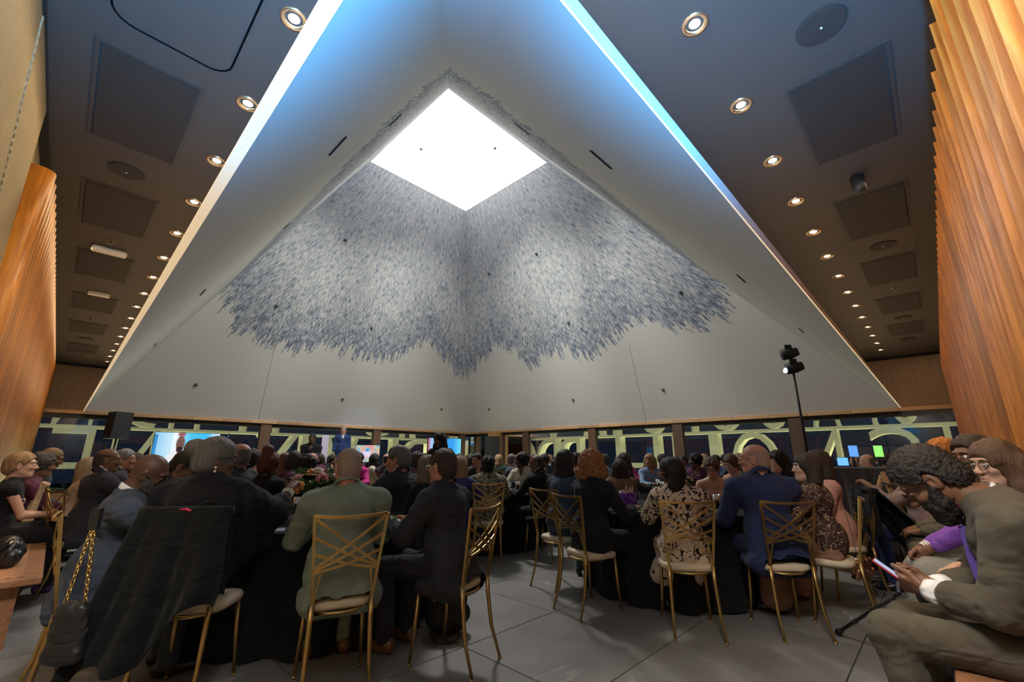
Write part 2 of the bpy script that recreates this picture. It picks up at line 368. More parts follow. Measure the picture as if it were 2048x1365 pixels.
# warm glowing bands along the two near rims, their bright edge made by emission
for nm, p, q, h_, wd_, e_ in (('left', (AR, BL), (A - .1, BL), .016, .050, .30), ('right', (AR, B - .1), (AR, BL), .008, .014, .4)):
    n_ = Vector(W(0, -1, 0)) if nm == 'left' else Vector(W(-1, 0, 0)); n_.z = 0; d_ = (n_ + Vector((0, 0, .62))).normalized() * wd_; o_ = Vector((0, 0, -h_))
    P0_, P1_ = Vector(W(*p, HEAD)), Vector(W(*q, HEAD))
    struct(MB().hull([P0_, P0_ + o_ * .3, P0_ + d_, P0_ + d_ + o_, P1_, P1_ + o_ * .1, P1_ + d_ * .35, P1_ + d_ * .35 + o_ * .3]).build('trim_rim_' + nm, mat('rim_glow_' + nm, (.7, .6, .45), .6, emit=(1, .74, .44), estr=e_)))
# luminous skylight box
sky = MB()
GLOW = mat('skylight_glow', (.9, .9, .88), .8, emit=(1, .98, .95), estr=1.9)
flat(sky, [(A0 - .3, B0 - .3), (A1 + .3, B0 - .3), (A1 + .3, B1 + .3), (A0 - .3, B1 + .3)], ZT + .55, .05)
o = struct(sky.build('ceiling_skylight', GLOW))
rim = MB(); WHITE = mat('white_plaster', (.78, .77, .75), .8)
for (p, q) in (((A0, B0), (A1, B0)), ((A1, B0), (A1, B1)), ((A1, B1), (A0, B1)), ((A0, B1), (A0, B0))):
    P = [W(p[0], p[1], ZT - .01), W(q[0], q[1], ZT - .01), W(q[0], q[1], ZT + .6), W(p[0], p[1], ZT + .6)]
    rim.add(P, [(0, 1, 2, 3)])
struct(rim.build('trim_skylight', WHITE))
for uv_ in ((842, 298), (990, 296)):
    p = atz(*uv_, ZT + .55); b = MB().lathe([(.06, 0), (.06, -.02), (.03, -.05), (.02, -.05)], 12)
    o = b.build('sprinkler_head', CHROME); o.location = p; tag(o, 'sprinkler head on the lit skylight panel, ' + ('left one' if uv_[0] < 900 else 'right one'), 'sprinkler', 'sprinklers on the skylight')

# far walls: brown panels beside the funnel, trim band, windows, columns
WF = .30   # windows start here above the floor (wooden base below)
def wallbox(name, a0, b0, a1, b1, z0, z1, m, parent=None, st=True, bev=.004):
    lo = (min(a0, a1), min(b0, b1), z0); hi = (max(a0, a1), max(b0, b1), z1)
    P = [W(a, b, z) for a in (lo[0], hi[0]) for b in (lo[1], hi[1]) for z in (z0, z1)]
    o = MB().hull(P).build(name, m, parent)
    if st: struct(o)
    return o
def far_pt(side, t, d, z):  # t along the wall, d outwards from its face
    return W(A + d, t, z) if side == 'L' else W(t, B + d, z)
def fbox(name, side, t0, t1, d0, d1, z0, z1, m, parent=None):
    P = [far_pt(side, t, d, z) for t in (t0, t1) for d in (d0, d1) for z in (z0, z1)]
    return MB().hull(P).build(name, m, parent)
PANE, N_, L_, p_ = nodes('window_glass')
N_.remove(p_); tr = N_.new('ShaderNodeBsdfTransparent'); gl = N_.new('ShaderNodeBsdfGlossy'); gl.inputs['Roughness'].default_value = .01; gl.inputs['Color'].default_value = (.9, .95, .95, 1); tr.inputs[0].default_value = (.82, .86, .84, 1)
fr_ = N_.new('ShaderNodeFresnel'); fr_.inputs[0].default_value = 1.5; mx_ = N_.new('ShaderNodeMixShader'); L_.new(fr_.outputs[0], mx_.inputs[0]); L_.new(tr.outputs[0], mx_.inputs[1]); L_.new(gl.outputs[0], mx_.inputs[2]); L_.new(mx_.outputs[0], N_['Material Output'].inputs[0])
FRAME = mat('bronze_frame', (.05, .045, .035), .4, .6)
for side, T, colpos in (('L', B, [5.05, 9.4, 13.05, 14.1]), ('R', A, [2.85, 6.3, 9.75, 13.3, 14.9])):
    far = 'far_left' if side == 'L' else 'far_right'
    t0 = WL if side == 'L' else WR
    # base and head trims built as board lengths
    base = struct(fbox('baseboard_' + far, side, t0, T, -.12, .1, 0, WF, OAK))
    tr_ = struct(fbox('trim_' + far, side, t0, T, -.02, .1, HEAD - .12, HEAD - .02, FRAME))
    n = 18; st = (T - t0) / n
    me = None
    for k in range(n):
        if me is None:
            b = MB().box((0, 0, 0), (st / 2 - .004, .045, .045)); me = b.mesh('board', OAK)
        o = put('board', me, tr_); t = t0 + (k + .5) * st; o.location = far_pt(side, t, -.055, HEAD - .025); o.rotation_euler = (0, 0, R(45 if side == 'L' else -45))
    # brown wall panels above the window band, beside the funnel
    bw = struct(fbox('wall_brown_' + far, side, t0 - .1, 2.6, .0, .1, HEAD, ZS + .1, BROWNW))
    for k, (p, q) in enumerate(((t0, BL - .02 if side == 'L' else AR + .04), (BL - .01 if side == 'L' else AR + .05, 1.9))):
        o = fbox('panel', side, p + .004, q - .004, -.012, .0, HEAD + .03, ZS - .08, BROWNW, bw); bevel(o, .003, 1)
    struct(fbox('trim_shadow_' + far, side, t0, 2.2, -.03, .02, ZS - .07, ZS - .002, DARK))
    # glazing
    edges = [t0] + [x for c in colpos for x in (c - .17, c + .17)] + [T]
    for k in range(0, len(edges), 2):
        p, q = edges[k], edges[k + 1]
        if q - p < .2: continue
        w = struct(fbox('window_%d' % (k // 2 + 1 + (10 if side == 'R' else 0)), side, p, q, .02, .06, WF, WF + .05, FRAME))
        fbox('frame', side, p, q, .02, .06, HEAD - .2, HEAD - .12, FRAME, w)
        for e in (p, q): fbox('frame', side, e - .025, e + .025, .02, .06, WF, HEAD - .12, FRAME, w)
        fbox('pane', side, p + .025, q - .025, .035, .043, WF + .05, HEAD - .2, PANE, w)
    for k, c in enumerate(colpos):
        o = fbox('column', side, c - .17, c + .17, -.05, .12, WF, HEAD - .1, DARKWOOD, base)
# corner pier with orange wood cladding
o = struct(MB().hull([W(a, b, z) for a in (A - 2.35, A - 1.75) for b in (B - .35, B + .1) for z in (0, HEAD - .05)]).build('trim_corner_pier', wood('pier_wood', (.30, .15, .05), (.42, .22, .08), 'Z', .5)))

# ribbed wooden side walls
def ribbed(name, near, far_, place, ang):
    w = struct(place('slab'))
    r, d, zt = .105, .10, 3.545
    prof = [(-r + .002, 0)] + [(-(r - .002) * math.cos(q), d * math.sin(q) ** .8) for q in [math.pi * k / 8 for k in range(1, 8)]] + [(r - .002, 0)]
    v = [(x, y, 0) for x, y in prof] + [(x, y, zt) for x, y in prof]; n = len(prof)
    b = MB().add(v, [(i, i + 1, n + i + 1, n + i) for i in range(n - 1)] + [tuple(range(n))[::-1], tuple(range(n, 2 * n)), (n - 1, 0, n, 2 * n - 1)])
    me = b.mesh('rib', RIBWOOD); me.polygons.foreach_set('use_smooth', [True] * (n - 1) + [False] * 3)
    t = near
    while t < far_ - .1:
        o = put('rib', me, w); o.location = place(t); o.rotation_euler = (0, 0, ang); t += .21
    return w
def place_r(t): return MB().hull([W(a, b, z) for a in (WR - .25, WR - .1) for b in (-.6, B) for z in (0, ZS)]).build('wall_right', BROWNW) if t == 'slab' else W(WR - .06, t, 0)
def place_l(t): return MB().hull([W(a, b, z) for a in (-.6, A) for b in (WL - .25, WL - .1) for z in (0, ZS)]).build('wall_left', CORR) if t == 'slab' else W(t, WL - .05, 0)
# corrugated metallic cloth wall above the wood at the near left
CORR, N_, L_, p_ = nodes('corrugated_metal_cloth')
tc_ = N_.new('ShaderNodeTexCoord'); wv = N_.new('ShaderNodeTexWave'); wv.bands_direction = 'X'; wv.inputs['Scale'].default_value = 13
mp_ = N_.new('ShaderNodeMapping'); mp_.inputs['Rotation'].default_value = (0, 0, R(45)); L_.new(tc_.outputs['Object'], mp_.inputs[0]); L_.new(mp_.outputs[0], wv.inputs['Vector'])
bm_ = N_.new('ShaderNodeBump'); bm_.inputs['Strength'].default_value = .6; bm_.inputs['Distance'].default_value = .01; L_.new(wv.outputs[0], bm_.inputs['Height']); L_.new(bm_.outputs[0], p_.inputs['Normal'])
p_.inputs['Base Color'].default_value = (.30, .25, .16, 1); p_.inputs['Metallic'].default_value = .55; p_.inputs['Roughness'].default_value = .45
wr = ribbed('wall_right', 1.2, B, place_r, R(-45))
wl = ribbed('wall_left', 4.95, A, place_l, R(-135))
# three overlapping panels whose joints slope down along the wall
js = [((-.5, -.5)), (2.25, 3.3), (3.35, 4.4), (4.40, 4.92)]
for q in range(3):
    (t0, u0), (t1, u1) = js[q], js[q + 1]; g_ = .008
    o = MB().hull([W(a, WL - y, z) for (aa, bb) in ((t0 + g_, u0 + g_), (t1 - g_, u1 - g_)) for y in (.1, .06 - .006 * q) for a, z in ((bb, 1.9), (aa, ZS - .03))]).build('panel', CORR, wl); bevel(o, .003, 1)
o = MB().hull([W(a, b, z) for a in (1.2, 4.7) for b in (WL - .06, WL - .03) for z in (1.9, 1.96)]).build('ledge', BLACKM, wl)
o = MB().hull([W(a, b, z) for a in (-.5, 4.8) for b in (WL - .1, WL - .05) for z in (0, 1.9)]).build('lower_panel', mat('pale_panel', (.55, .43, .27), .5), wl); bevel(o, .006, 1)
for nm, P in (('wall_right_cove', [W(a, b, z) for a in (WR - .1, WR - .04) for b in (-.5, B) for z in (ZS - .03, ZS)]), ('wall_left_cove', [W(a, b, z) for a in (-.5, A) for b in (WL - .1, WL - .04) for z in (ZS - .03, ZS)])):
    struct(MB().hull(P).build(nm.replace('wall', 'trim'), DARK))
# walls behind the camera close the corner
# (the two ribbed walls meet there)

ORD = ['first', 'second', 'third', 'fourth', 'fifth', 'sixth', 'seventh', 'eighth', 'ninth', 'tenth', 'eleventh', 'twelfth', 'thirteenth', 'fourteenth', 'fifteenth', 'sixteenth', 'seventeenth', 'eighteenth']
# soffit fittings
LENS = mat('lamp_lens', (1, .9, .7), .3, emit=(1, .80, .50), estr=26)
RINGM = mat('lamp_ring', (.55, .42, .28), .25, .9)
ring_me = MB().lathe([(.078, .004), (.078, -.012), (.058, -.012), (.050, .0), (.046, .05)], 20, closed=True).mesh('ring', RINGM, True)
lens_me = MB().lathe([(.05, .01), (.03, -.001), (.001, -.004)], 16).mesh('lens', LENS, True)
def downlight(a, b, lab, e):
    t = thing('downlight', lab, 'light', W(a, b, ZS), 0, 'downlights along the dark ceiling')
    put('ring', ring_me, t); put('lens', lens_me, t)
    x, y, _ = W(a, b, 0)
    spot('downlight_beam', (x, y, ZS - .02), (x, y, 0), e, WARM, 105, .8, .045)
for k in range(17):
    downlight(.98 + .924 * (k) + .43, .50, '%s warm downlight from the camera in the left ceiling strip' % ORD[k], 24)
for k in range(15):
    downlight(.605, .95 + .865 * k + .40, '%s warm downlight from the camera in the right ceiling strip' % ORD[k], 24)
PERF = mat('perforated_panel', (.03, .026, .024), .8, bump=.5, bscale=900)
EDGE = mat('panel_edge', (.045, .04, .036), .7)
def s2(a, b): return a * 1.37, b * 1.37
def panel(a0, a1, b0, b1, lab):
    t = thing('ceiling_panel', lab, 'ceiling panel', W((a0 + a1) / 2, (b0 + b1) / 2, ZS), R(45), 'perforated access panels in the dark ceiling')
    # local axes: x along b... (rotated 45 deg: local x -> dR, local y -> dL)
    hx, hy = (b1 - b0) / 2, (a1 - a0) / 2
    MB().box((0, 0, -.006), (hx - .035, hy - .035, .006)).build('grille', PERF, t)
    f = MB()
    for sx in (-1, 1): f.box((sx * (hx - .012), 0, -.004), (.012, hy, .004))
    for sy in (-1, 1): f.box((0, sy * (hy - .012), -.004), (hx - .024, .012, .004))
    f.build('frame', EDGE, t)
def panelL(a0, a1, lab): panel(a0, a1, -.33, .25, lab)
def panelR(b0, b1, lab): panel(-.24, .345, b0, b1, lab)
for k, (p, q) in enumerate(((3.34, 4.53), (5.36, 6.5), (7.35, 8.5), (9.5, 10.6), (11.6, 12.7), (14.0, 15.2))):
    panelL(p, q, 'square perforated panel in the left ceiling strip, %s from the camera' % ('nearest', 'second', 'third', 'fourth', 'fifth', 'sixth')[k])
for k, (p, q) in enumerate(((.9, 2.1), (3.16, 4.31), (5.11, 6.26), (7.1, 8.25), (9.0, 10.1), (11.0, 12.1))):
    panelR(p, q, 'square perforated panel in the right ceiling strip, %s from the camera' % ('nearest', 'second', 'third', 'fourth', 'fifth', 'sixth')[k])
def disc(a, b, lab, r=.13):
    t = thing('ceiling_speaker', lab, 'speaker', W(a, b, ZS), 0, 'round ceiling speakers')
    MB().lathe([(r, 0), (r, -.012), (r - .012, -.016), (.02, -.018)], 32).build('grille', PERF, t)
    MB().ball((0, 0, -.02), .007).build('indicator', WHITEP, t)
disc(4.95, -.045, 'dark round speaker in the left ceiling strip, nearest one'); disc(13.3, -.03, 'dark round speaker in the left ceiling strip, far one')
for k, b in enumerate((2.76, 6.66, 10.55, 12.6)): disc(.055, b, 'dark round speaker in the right ceiling strip, %s one' % ('nearest', 'second', 'third', 'farthest')[k])
# access hatch outline (rounded square groove) near left
h = MB(); c0, c1, q0, q1, rr = 2.1, 3.1, -.28, .33, .12
pts = []
for (ca, cb, s) in ((c1 - rr, q1 - rr, 0), (c0 + rr, q1 - rr, 1), (c0 + rr, q0 + rr, 2), (c1 - rr, q0 + rr, 3)):
    for k in range(6):
        an = math.pi / 2 * (s + k / 5); pts.append(W(ca + rr * math.cos(an), cb + rr * math.sin(an), ZS - .002))
pts.append(pts[0]); h.tube(pts, .006, 5); o = h.build('access_hatch', mat('groove', (.004, .004, .005), .95, spec=0)); tag(o, 'rounded square access hatch outline in the near left ceiling', 'hatch')
def sprink(a, b, lab):
    o = MB().lathe([(.05, 0), (.045, -.008), (.012, -.012), (.012, -.035), (.03, -.038), (.03, -.042)], 12).build('sprinkler_head', mat('brass_dark', (.16, .12, .08), .4, .8)); o.location = W(a, b, ZS); tag(o, lab, 'sprinkler', 'ceiling sprinklers')
sprink(6.85, -.03, 'small pendent sprinkler between panels of the left ceiling strip, nearest'); sprink(11.25, -.03, 'small pendent sprinkler in the left ceiling strip before the second speaker'); sprink(15.6, -.03, 'small pendent sprinkler at the far end of the left ceiling strip'); sprink(8.6, .06, 'small pendent sprinkler in the right ceiling strip') if False else sprink(.06, 8.55, 'small pendent sprinkler between panels of the right ceiling strip')
o = MB().box((0, 0, -.035), (.17, .06, .035)).build('emergency_light', WHITEP); o.location = W(7.15, -.02, ZS); o.rotation_euler = (0, 0, R(45)); bevel(o, .03, 4); tag(o, 'white oblong emergency light on the left ceiling', 'light')
o = MB().box((0, 0, -.03), (.13, .04, .03)).build('smoke_sensor', WHITEP); o.location = W(9.3, -.01, ZS); o.rotation_euler = (0, 0, R(45)); bevel(o, .008, 2); tag(o, 'small white box sensor on the left ceiling behind the emergency light', 'sensor')
t = thing('ceiling_projector', 'black cylinder spotlight hanging under the right ceiling between two panels', 'spotlight', W(.10, 4.72, ZS))
MB().lathe([(.055, -.02), (.055, -.17), (.045, -.18), (.02, -.18)], 18).build('housing', BLACKP, t, True); MB().lathe([(.035, 0), (.035, -.02), (.02, -.03)], 14).build('mount', BLACKM, t)
MB().tube([(.05, 0, -.1), (.085, .0, -.09), (.10, 0, -.11), (.085, 0, -.13), (.05, 0, -.12)], .005, 6).build('cable', BLACKM, t)

# small fittings on the funnel faces
def on_face(o, u, v):
    me = o.data; P0, P1, P2 = [np.array(me.vertices[i].co) for i in (0, 24, 25 * 24)]
    n = np.cross(P1 - P0, P2 - P0); n /= np.linalg.norm(n); d = ray(u, v); c = np.array([0, 0, CAM_H]); t = ((P0 - c) @ n) / (d @ n); return c + t * d, n
dot_me = MB().lathe([(.06, 0), (.06, .012), (.03, .035), (.022, .05), (.02, .05)], 12).mesh('sprinkler', mat('nozzle', (.10, .11, .11), .5))
for fo, pts, nm in ((fl, ((691, 480), (553, 612), (743, 656), (392, 770), (685, 799), (883, 819)), 'left'), (fr, ((1073, 508), (1361, 585), (1137, 646), (980, 700), (1326, 780), (1146, 800), (978, 819), (978, 548)), 'right')):
    for k, (u, v) in enumerate(pts):
        P, n = on_face(fo, u, v); o = put('wall_sprinkler', dot_me); o.location = P; o.rotation_euler = Vector(n).to_track_quat('Z', 'Y').to_euler()
        wh = 'in blue strokes' if v < 700 else 'on white below the artwork'
        tag(o, '%s dark wall sprinkler from the top, far %s slope, %s' % (ORD[k], nm, wh), 'sprinkler', 'wall sprinklers')
slot_me = MB().box((0, 0, .006), (.16, .018, .006)).mesh('slot', DARK)
for fo, pts, nm in ((nl, ((674, 292, .9), (790, 240, .5), (573, 452, .6), (405, 585, .9), (310, 690, .9)), 'left'), (nr, ((1203, 319, .9), (1045, 258, .5), (1483, 557, .9), (1603, 661, .9)), 'right')):
    P0, P1 = [Vector(fo.data.vertices[i].co) for i in (0, 24)]; ax = (P1 - P0).normalized()
    for k, (u, v, s_) in enumerate(pts):
        P, n = on_face(fo, u, v); z = Vector(n); o = put('slot_vent', slot_me)
        o.matrix_world = Matrix.Translation(P) @ Matrix((ax, z.cross(ax), z)).transposed().to_4x4(); tag(o, '%s thin dark slot in the near %s sloping face' % (ORD[k], nm), 'vent', 'slots in the near faces')
# panel seam lines on the far faces
for fo, (p, q), nm in ((fl, ((556, 665), (515, 850)), 'left'), (fr, ((1258, 690), (1293, 845)), 'right')):
    a_, n = on_face(fo, *p); b_, n = on_face(fo, *q)
    o = MB().tube([a_, b_], .006, 5).build('trim_seam', mat('seam', (.3, .3, .29), .9)); struct(o)

# night outside: dark ground, city lights, the huge lit letters seen from behind
o = struct(MB().add([(-400, -100, -22), (400, -100, -22), (400, 500, -22), (-400, 500, -22)], [(0, 1, 2, 3)]).build('ground_city', mat('city_dark', (.01, .011, .014), .9)))
for nm, mcol, est, cnt, sd in (('warm', (1, .75, .45), 14, 130, 1), ('cool', (.55, .9, 1), 14, 130, 2)):
    rg = random.Random(sd); b = MB()
    for k in range(cnt):
        an = R(rg.uniform(-56, 58)); d = rg.uniform(75, 260); b.box((d * math.sin(an), d * math.cos(an), -22 + rg.uniform(.5, 10 if rg.random() < .25 else 3)), (.0016 * d,) * 3)
    o = b.build('city_lights', mat('city_light_' + nm, mcol, emit=mcol, estr=est * .5)); o['kind'] = 'stuff'
LET, N_, L_, p_ = nodes('lit_letter')
p_.inputs['Base Color'].default_value = (.62, .60, .48, 1); p_.inputs['Emission Color'].default_value = (.82, .77, .42, 1); p_.inputs['Emission Strength'].default_value = .15; p_.inputs['Roughness'].default_value = .8  # weak emission stands in for lamplight falling on the letters and rails
def glyph(ch, side, tc, w, z0, hgt, dep=.42, d=.75):
    cu = bpy.data.curves.new('glyph', 'FONT'); cu.body = ch; cu.size = 1; cu.extrude = .5; cu.resolution_u = 4; cu.offset = -.018
    tmp = bpy.data.objects.new('tmp', cu); COL.objects.link(tmp); dg = bpy.context.evaluated_depsgraph_get(); dg.update()
    me = bpy.data.meshes.new_from_object(tmp.evaluated_get(dg)); bpy.data.objects.remove(tmp)
    co = np.array([v.co for v in me.vertices]); lo, hi = co.min(0), co.max(0); n = (co - lo) / (hi - lo)
    for v, q in zip(me.vertices, n):
        # read from outside: mirrored seen from the room
        t = tc + (.5 - q[0]) * w if side == 'L' else tc - (.5 - q[0]) * w
        v.co = far_pt(side, t, d + dep * q[2], z0 + q[1] * hgt)
    me.materials.clear(); me.materials.append(LET); o = put('sign_letter', me)
    return o
# horizontal bars that tie the rows of letters together
for side, T in (('L', B), ('R', A)):
    for k, (z, nm) in enumerate(((HEAD - .42, 'upper'), (-.15, 'lower'))):
        o = fbox('sign_rail', side, (WL if side == 'L' else WR) - 1, T + 1.2, .75, 1.17, z, z + .085, LET); tag(o, '%s lit rail tying the huge outdoor letters together outside the far %s windows' % (nm, 'left' if side == 'L' else 'right'), 'rail')
def hit_t(side, u, v=905):
    d = ray(u, v); k = ((A + .75) / ((-d[0] + d[1]) / SQ)) if side == 'L' else ((B + .75) / ((d[0] + d[1]) / SQ)); x, y = d[0] * k, d[1] * k
    return (x + y) / SQ if side == 'L' else (-x + y) / SQ
for side, lst in (('L', [('E', 90, 182), ('N', 222, 312), ('A', 380, 470), ('Y', 512, 594), ('I', 602, 618), ('V', 652, 716), ('L', 722, 796), ('D', 806, 862), ('R', 902, 934), ('I', 940, 948)]),
                  ('R', [('T', 962, 984), ('C', 1030, 1062), ('D', 1072, 1112), ('P', 1120, 1160), ('H', 1232, 1318), ('I', 1346, 1362), ('I', 1420, 1438), ('O', 1462, 1556), ('N', 1592, 1682), ('S', 1738, 1846), ('I', 1898, 1912)])):
    for k, (ch, u0, u1) in enumerate(lst):
        a_, b_ = hit_t(side, u0), hit_t(side, u1); o = glyph(ch, side, (a_ + b_) / 2, abs(b_ - a_), -.10, HEAD - .42 + .12)
        tag(o, '%s huge lit letter from the left, a reversed %s outside the far %s windows' % (ORD[k], ch, 'left' if side == 'L' else 'right'), 'sign letter', 'huge lit letters outside the windows')
    # lower edge of the row above
for side, lst in (('L', [('N', 85, 170), ('J', 240, 300), ('H', 330, 390), ('T', 440, 520), ('I', 545, 552), ('O', 722, 790), ('A', 805, 830), ('U', 880, 930)]), ('R', [('A', 985, 1050), ('V', 1085, 1120), ('A', 1168, 1205), ('I', 1228, 1236), ('U', 1285, 1330), ('I', 1388, 1394), ('U', 1425, 1486), ('C', 1535, 1585), ('A', 1636, 1690), ('I', 1758, 1766), ('S', 1800, 1850)])):
    for k, (ch, u0, u1) in enumerate(lst):
        a_, b_ = hit_t(side, u0), hit_t(side, u1); o = glyph(ch, side, (a_ + b_) / 2, abs(b_ - a_), HEAD - .335, 2.0)
        tag(o, '%s upper-row letter foot from the left, outside the far %s windows' % (ORD[k], 'left' if side == 'L' else 'right'), 'sign letter', 'upper row of lit letters outside the windows')
# lamps of the sign: along the rails, shining up the letters
for side, T in (('L', B), ('R', A)):
    p, q = far_pt(side, T / 2, 1.6, .35), far_pt(side, T / 2, .9, 1.6)
    l = area('sign_light', p, q, 150, (1, .95, .5), T, .1)
# ------------------------------------------------------------------ figures: smooth-blended volumes meshed into one continuous surface
def nv(v): v = np.asarray(v, float); return v / (np.linalg.norm(v) + 1e-12)
def axis_pts(lo, hi, h, fine):
    x = [lo]
    while x[-1] < hi:
        c = x[-1]; s = h
        for a, b, hf in fine:
            if a - h <= c < b: s = min(s, hf)
        x.append(c + s)
    return np.array(x, np.float32)
class Field:
    def __init__(s, lo, hi, h, fine=()):   # fine: list of (lo3, hi3, h)
        s.ax = [axis_pts(lo[i], hi[i], h, [(f[0][i], f[1][i], f[2]) for f in fine]) for i in range(3)]
        s.F = np.full([len(a) for a in s.ax], 1., np.float32); s.h = h
    def win(s, lo, hi, m):
        sl = []
        for a, l, h in zip(s.ax, lo, hi):
            i = max(0, np.searchsorted(a, l - m) - 1); j = min(len(a), np.searchsorted(a, h + m) + 1)
            if j - i < 2: return None
            sl.append(slice(i, j))
        return tuple(sl)
    def pts(s, sl): return np.meshgrid(*[a[q] for a, q in zip(s.ax, sl)], indexing='ij', sparse=True)
    def put(s, sl, d, k, op):
        F = s.F[sl]
        if op == 'add': q = np.maximum(k - np.abs(F - d), 0) / max(k, 1e-6); s.F[sl] = np.minimum(F, d) - q * q * k * .25
        else: q = np.maximum(k - np.abs(F + d), 0) / max(k, 1e-6); s.F[sl] = np.maximum(F, -d) + q * q * k * .25
    def rc(s, a, b, r1, r2, k=.03, op='add'):
        a = np.asarray(a, float); b = np.asarray(b, float); m = k + 2.2 * s.h; r = max(r1, r2)
        sl = s.win(np.minimum(a, b) - r, np.maximum(a, b) + r, m)
        if sl is None: return s
        X, Y, Z = s.pts(sl); d = b - a; L = d @ d + 1e-12
        t = np.clip(((X - a[0]) * d[0] + (Y - a[1]) * d[1] + (Z - a[2]) * d[2]) / L, 0, 1)
        D = np.sqrt((X - a[0] - t * d[0]) ** 2 + (Y - a[1] - t * d[1]) ** 2 + (Z - a[2] - t * d[2]) ** 2) - (r1 + (r2 - r1) * t)
        s.put(sl, D.astype(np.float32), k, op); return s
    def ell(s, c, r, M=None, k=.03, op='add'):
        c = np.asarray(c, float); r = np.asarray(r, float); M = np.eye(3) if M is None else M    # columns = local axes
        e = np.sqrt(((M * r) ** 2).sum(1)); sl = s.win(c - e, c + e, k + 2.2 * s.h)
        if sl is None: return s
        X, Y, Z = s.pts(sl); x, y, z = X - c[0], Y - c[1], Z - c[2]
        q = [(M[0, i] * x + M[1, i] * y + M[2, i] * z) / r[i] for i in range(3)]
        k0 = np.sqrt(q[0] ** 2 + q[1] ** 2 + q[2] ** 2) + 1e-9; k1 = np.sqrt((q[0] / r[0]) ** 2 + (q[1] / r[1]) ** 2 + (q[2] / r[2]) ** 2) + 1e-9
        s.put(sl, (k0 * (k0 - 1) / k1).astype(np.float32), k, op); return s
    def chain(s, P, Rr, k=.03, op='add'):
        for i in range(len(P) - 1): s.rc(P[i], P[i + 1], Rr[i], Rr[i + 1], k, op)
        return s
    def plane(s, p, n):     # remove everything on the +n side
        X, Y, Z = np.meshgrid(*s.ax, indexing='ij', sparse=True); n = nv(n)
        s.F = np.maximum(s.F, ((X - p[0]) * n[0] + (Y - p[1]) * n[1] + (Z - p[2]) * n[2]).astype(np.float32)); return s
    def wobble(s, amp, freq, seed, aniso=(1, 1, 1), n=7):
        rg = np.random.RandomState(seed); m = np.abs(s.F) < .06; I = np.nonzero(m)
        if not len(I[0]): return s
        P = np.stack([s.ax[i][I[i]] for i in range(3)], 1) * np.array(aniso); v = 0
        for _ in range(n):
            d = nv(rg.randn(3)) * freq * rg.uniform(.5, 1.6); v = v + np.sin(P @ d + rg.uniform(0, 6.3) + 1.5 * np.sin(P @ (nv(rg.randn(3)) * freq * .4)))
        s.F[I] += (amp * v / n ** .5).astype(np.float32); return s
    def crease(s, amp, freq, seed, aniso=(1, 1, 1), n=5):
        rg = np.random.RandomState(seed + 77); m = np.abs(s.F) < .05; I = np.nonzero(m)
        if not len(I[0]): return s
        P = np.stack([s.ax[i][I[i]] for i in range(3)], 1) * np.array(aniso); v = 0
        for _ in range(n):
            d = nv(rg.randn(3)) * freq * rg.uniform(.7, 1.4); e = nv(rg.randn(3)) * freq * .45; w = nv(rg.randn(3)) * freq * .35
            r_ = 1 - np.abs(np.sin(P @ d + rg.uniform(0, 6.3) + 1.2 * np.sin(P @ e + rg.uniform(0, 6)))); v = v + r_ ** 7 * np.clip(np.sin(P @ w + rg.uniform(0, 6)) + .2, 0, 1)
        s.F[I] += (amp * v).astype(np.float32); return s
    def mesh(s):
        F = s.F; ins = F < 0; c = np.zeros([n - 1 for n in F.shape], np.int8)
        offs = [(i, j, k) for i in (0, 1) for j in (0, 1) for k in (0, 1)]
        def sub(Q, o): return Q[tuple(slice(q, n - 1 + q) for q, n in zip(o, F.shape))]
        for o in offs: c += sub(ins, o)
        act = (c > 0) & (c < 8); ijk = np.argwhere(act); n = len(ijk)
        idx = np.full(act.shape, -1, np.int32); idx[act] = np.arange(n)
        acc = np.zeros((n, 3)); cnt = np.zeros((n, 1)); val = {o: F[ijk[:, 0] + o[0], ijk[:, 1] + o[1], ijk[:, 2] + o[2]] for o in offs}
        for o in offs:
            for ax in range(3):
                if o[ax]: continue
                p = list(o); p[ax] = 1; f0, f1 = val[o], val[tuple(p)]; cr = (f0 < 0) != (f1 < 0); t = np.where(cr, f0 / np.where(f0 == f1, 1, f0 - f1), 0)
                q = np.tile(np.array(o, float), (n, 1)); q[:, ax] = t; acc += np.where(cr[:, None], q, 0); cnt += cr[:, None]
        acc /= np.maximum(cnt, 1); V = np.empty((n, 3))
        for i in range(3): a = s.ax[i]; V[:, i] = a[ijk[:, i]] + (a[ijk[:, i] + 1] - a[ijk[:, i]]) * acc[:, i]
        Q = []
        for ax in range(3):
            u, w = (ax + 1) % 3, (ax + 2) % 3; s0 = [slice(1, -1)] * 3; s0[ax] = slice(0, -1); s1 = list(s0); s1[ax] = slice(1, None)
            a, b = ins[tuple(s0)], ins[tuple(s1)]; E = np.argwhere(a != b)
            if not len(E): continue
            fl = a[tuple(E.T)]; B = E.copy(); B[:, u] += 1; B[:, w] += 1
            def g(du, dw): C = B.copy(); C[:, u] -= du; C[:, w] -= dw; return idx[tuple(C.T)]
            q = np.stack([g(1, 1), g(0, 1), g(0, 0), g(1, 0)], 1); q[~fl] = q[~fl][:, ::-1]; Q.append(q)
        Q = np.concatenate(Q) if Q else np.zeros((0, 4), int); return V, Q[(Q >= 0).all(1)]
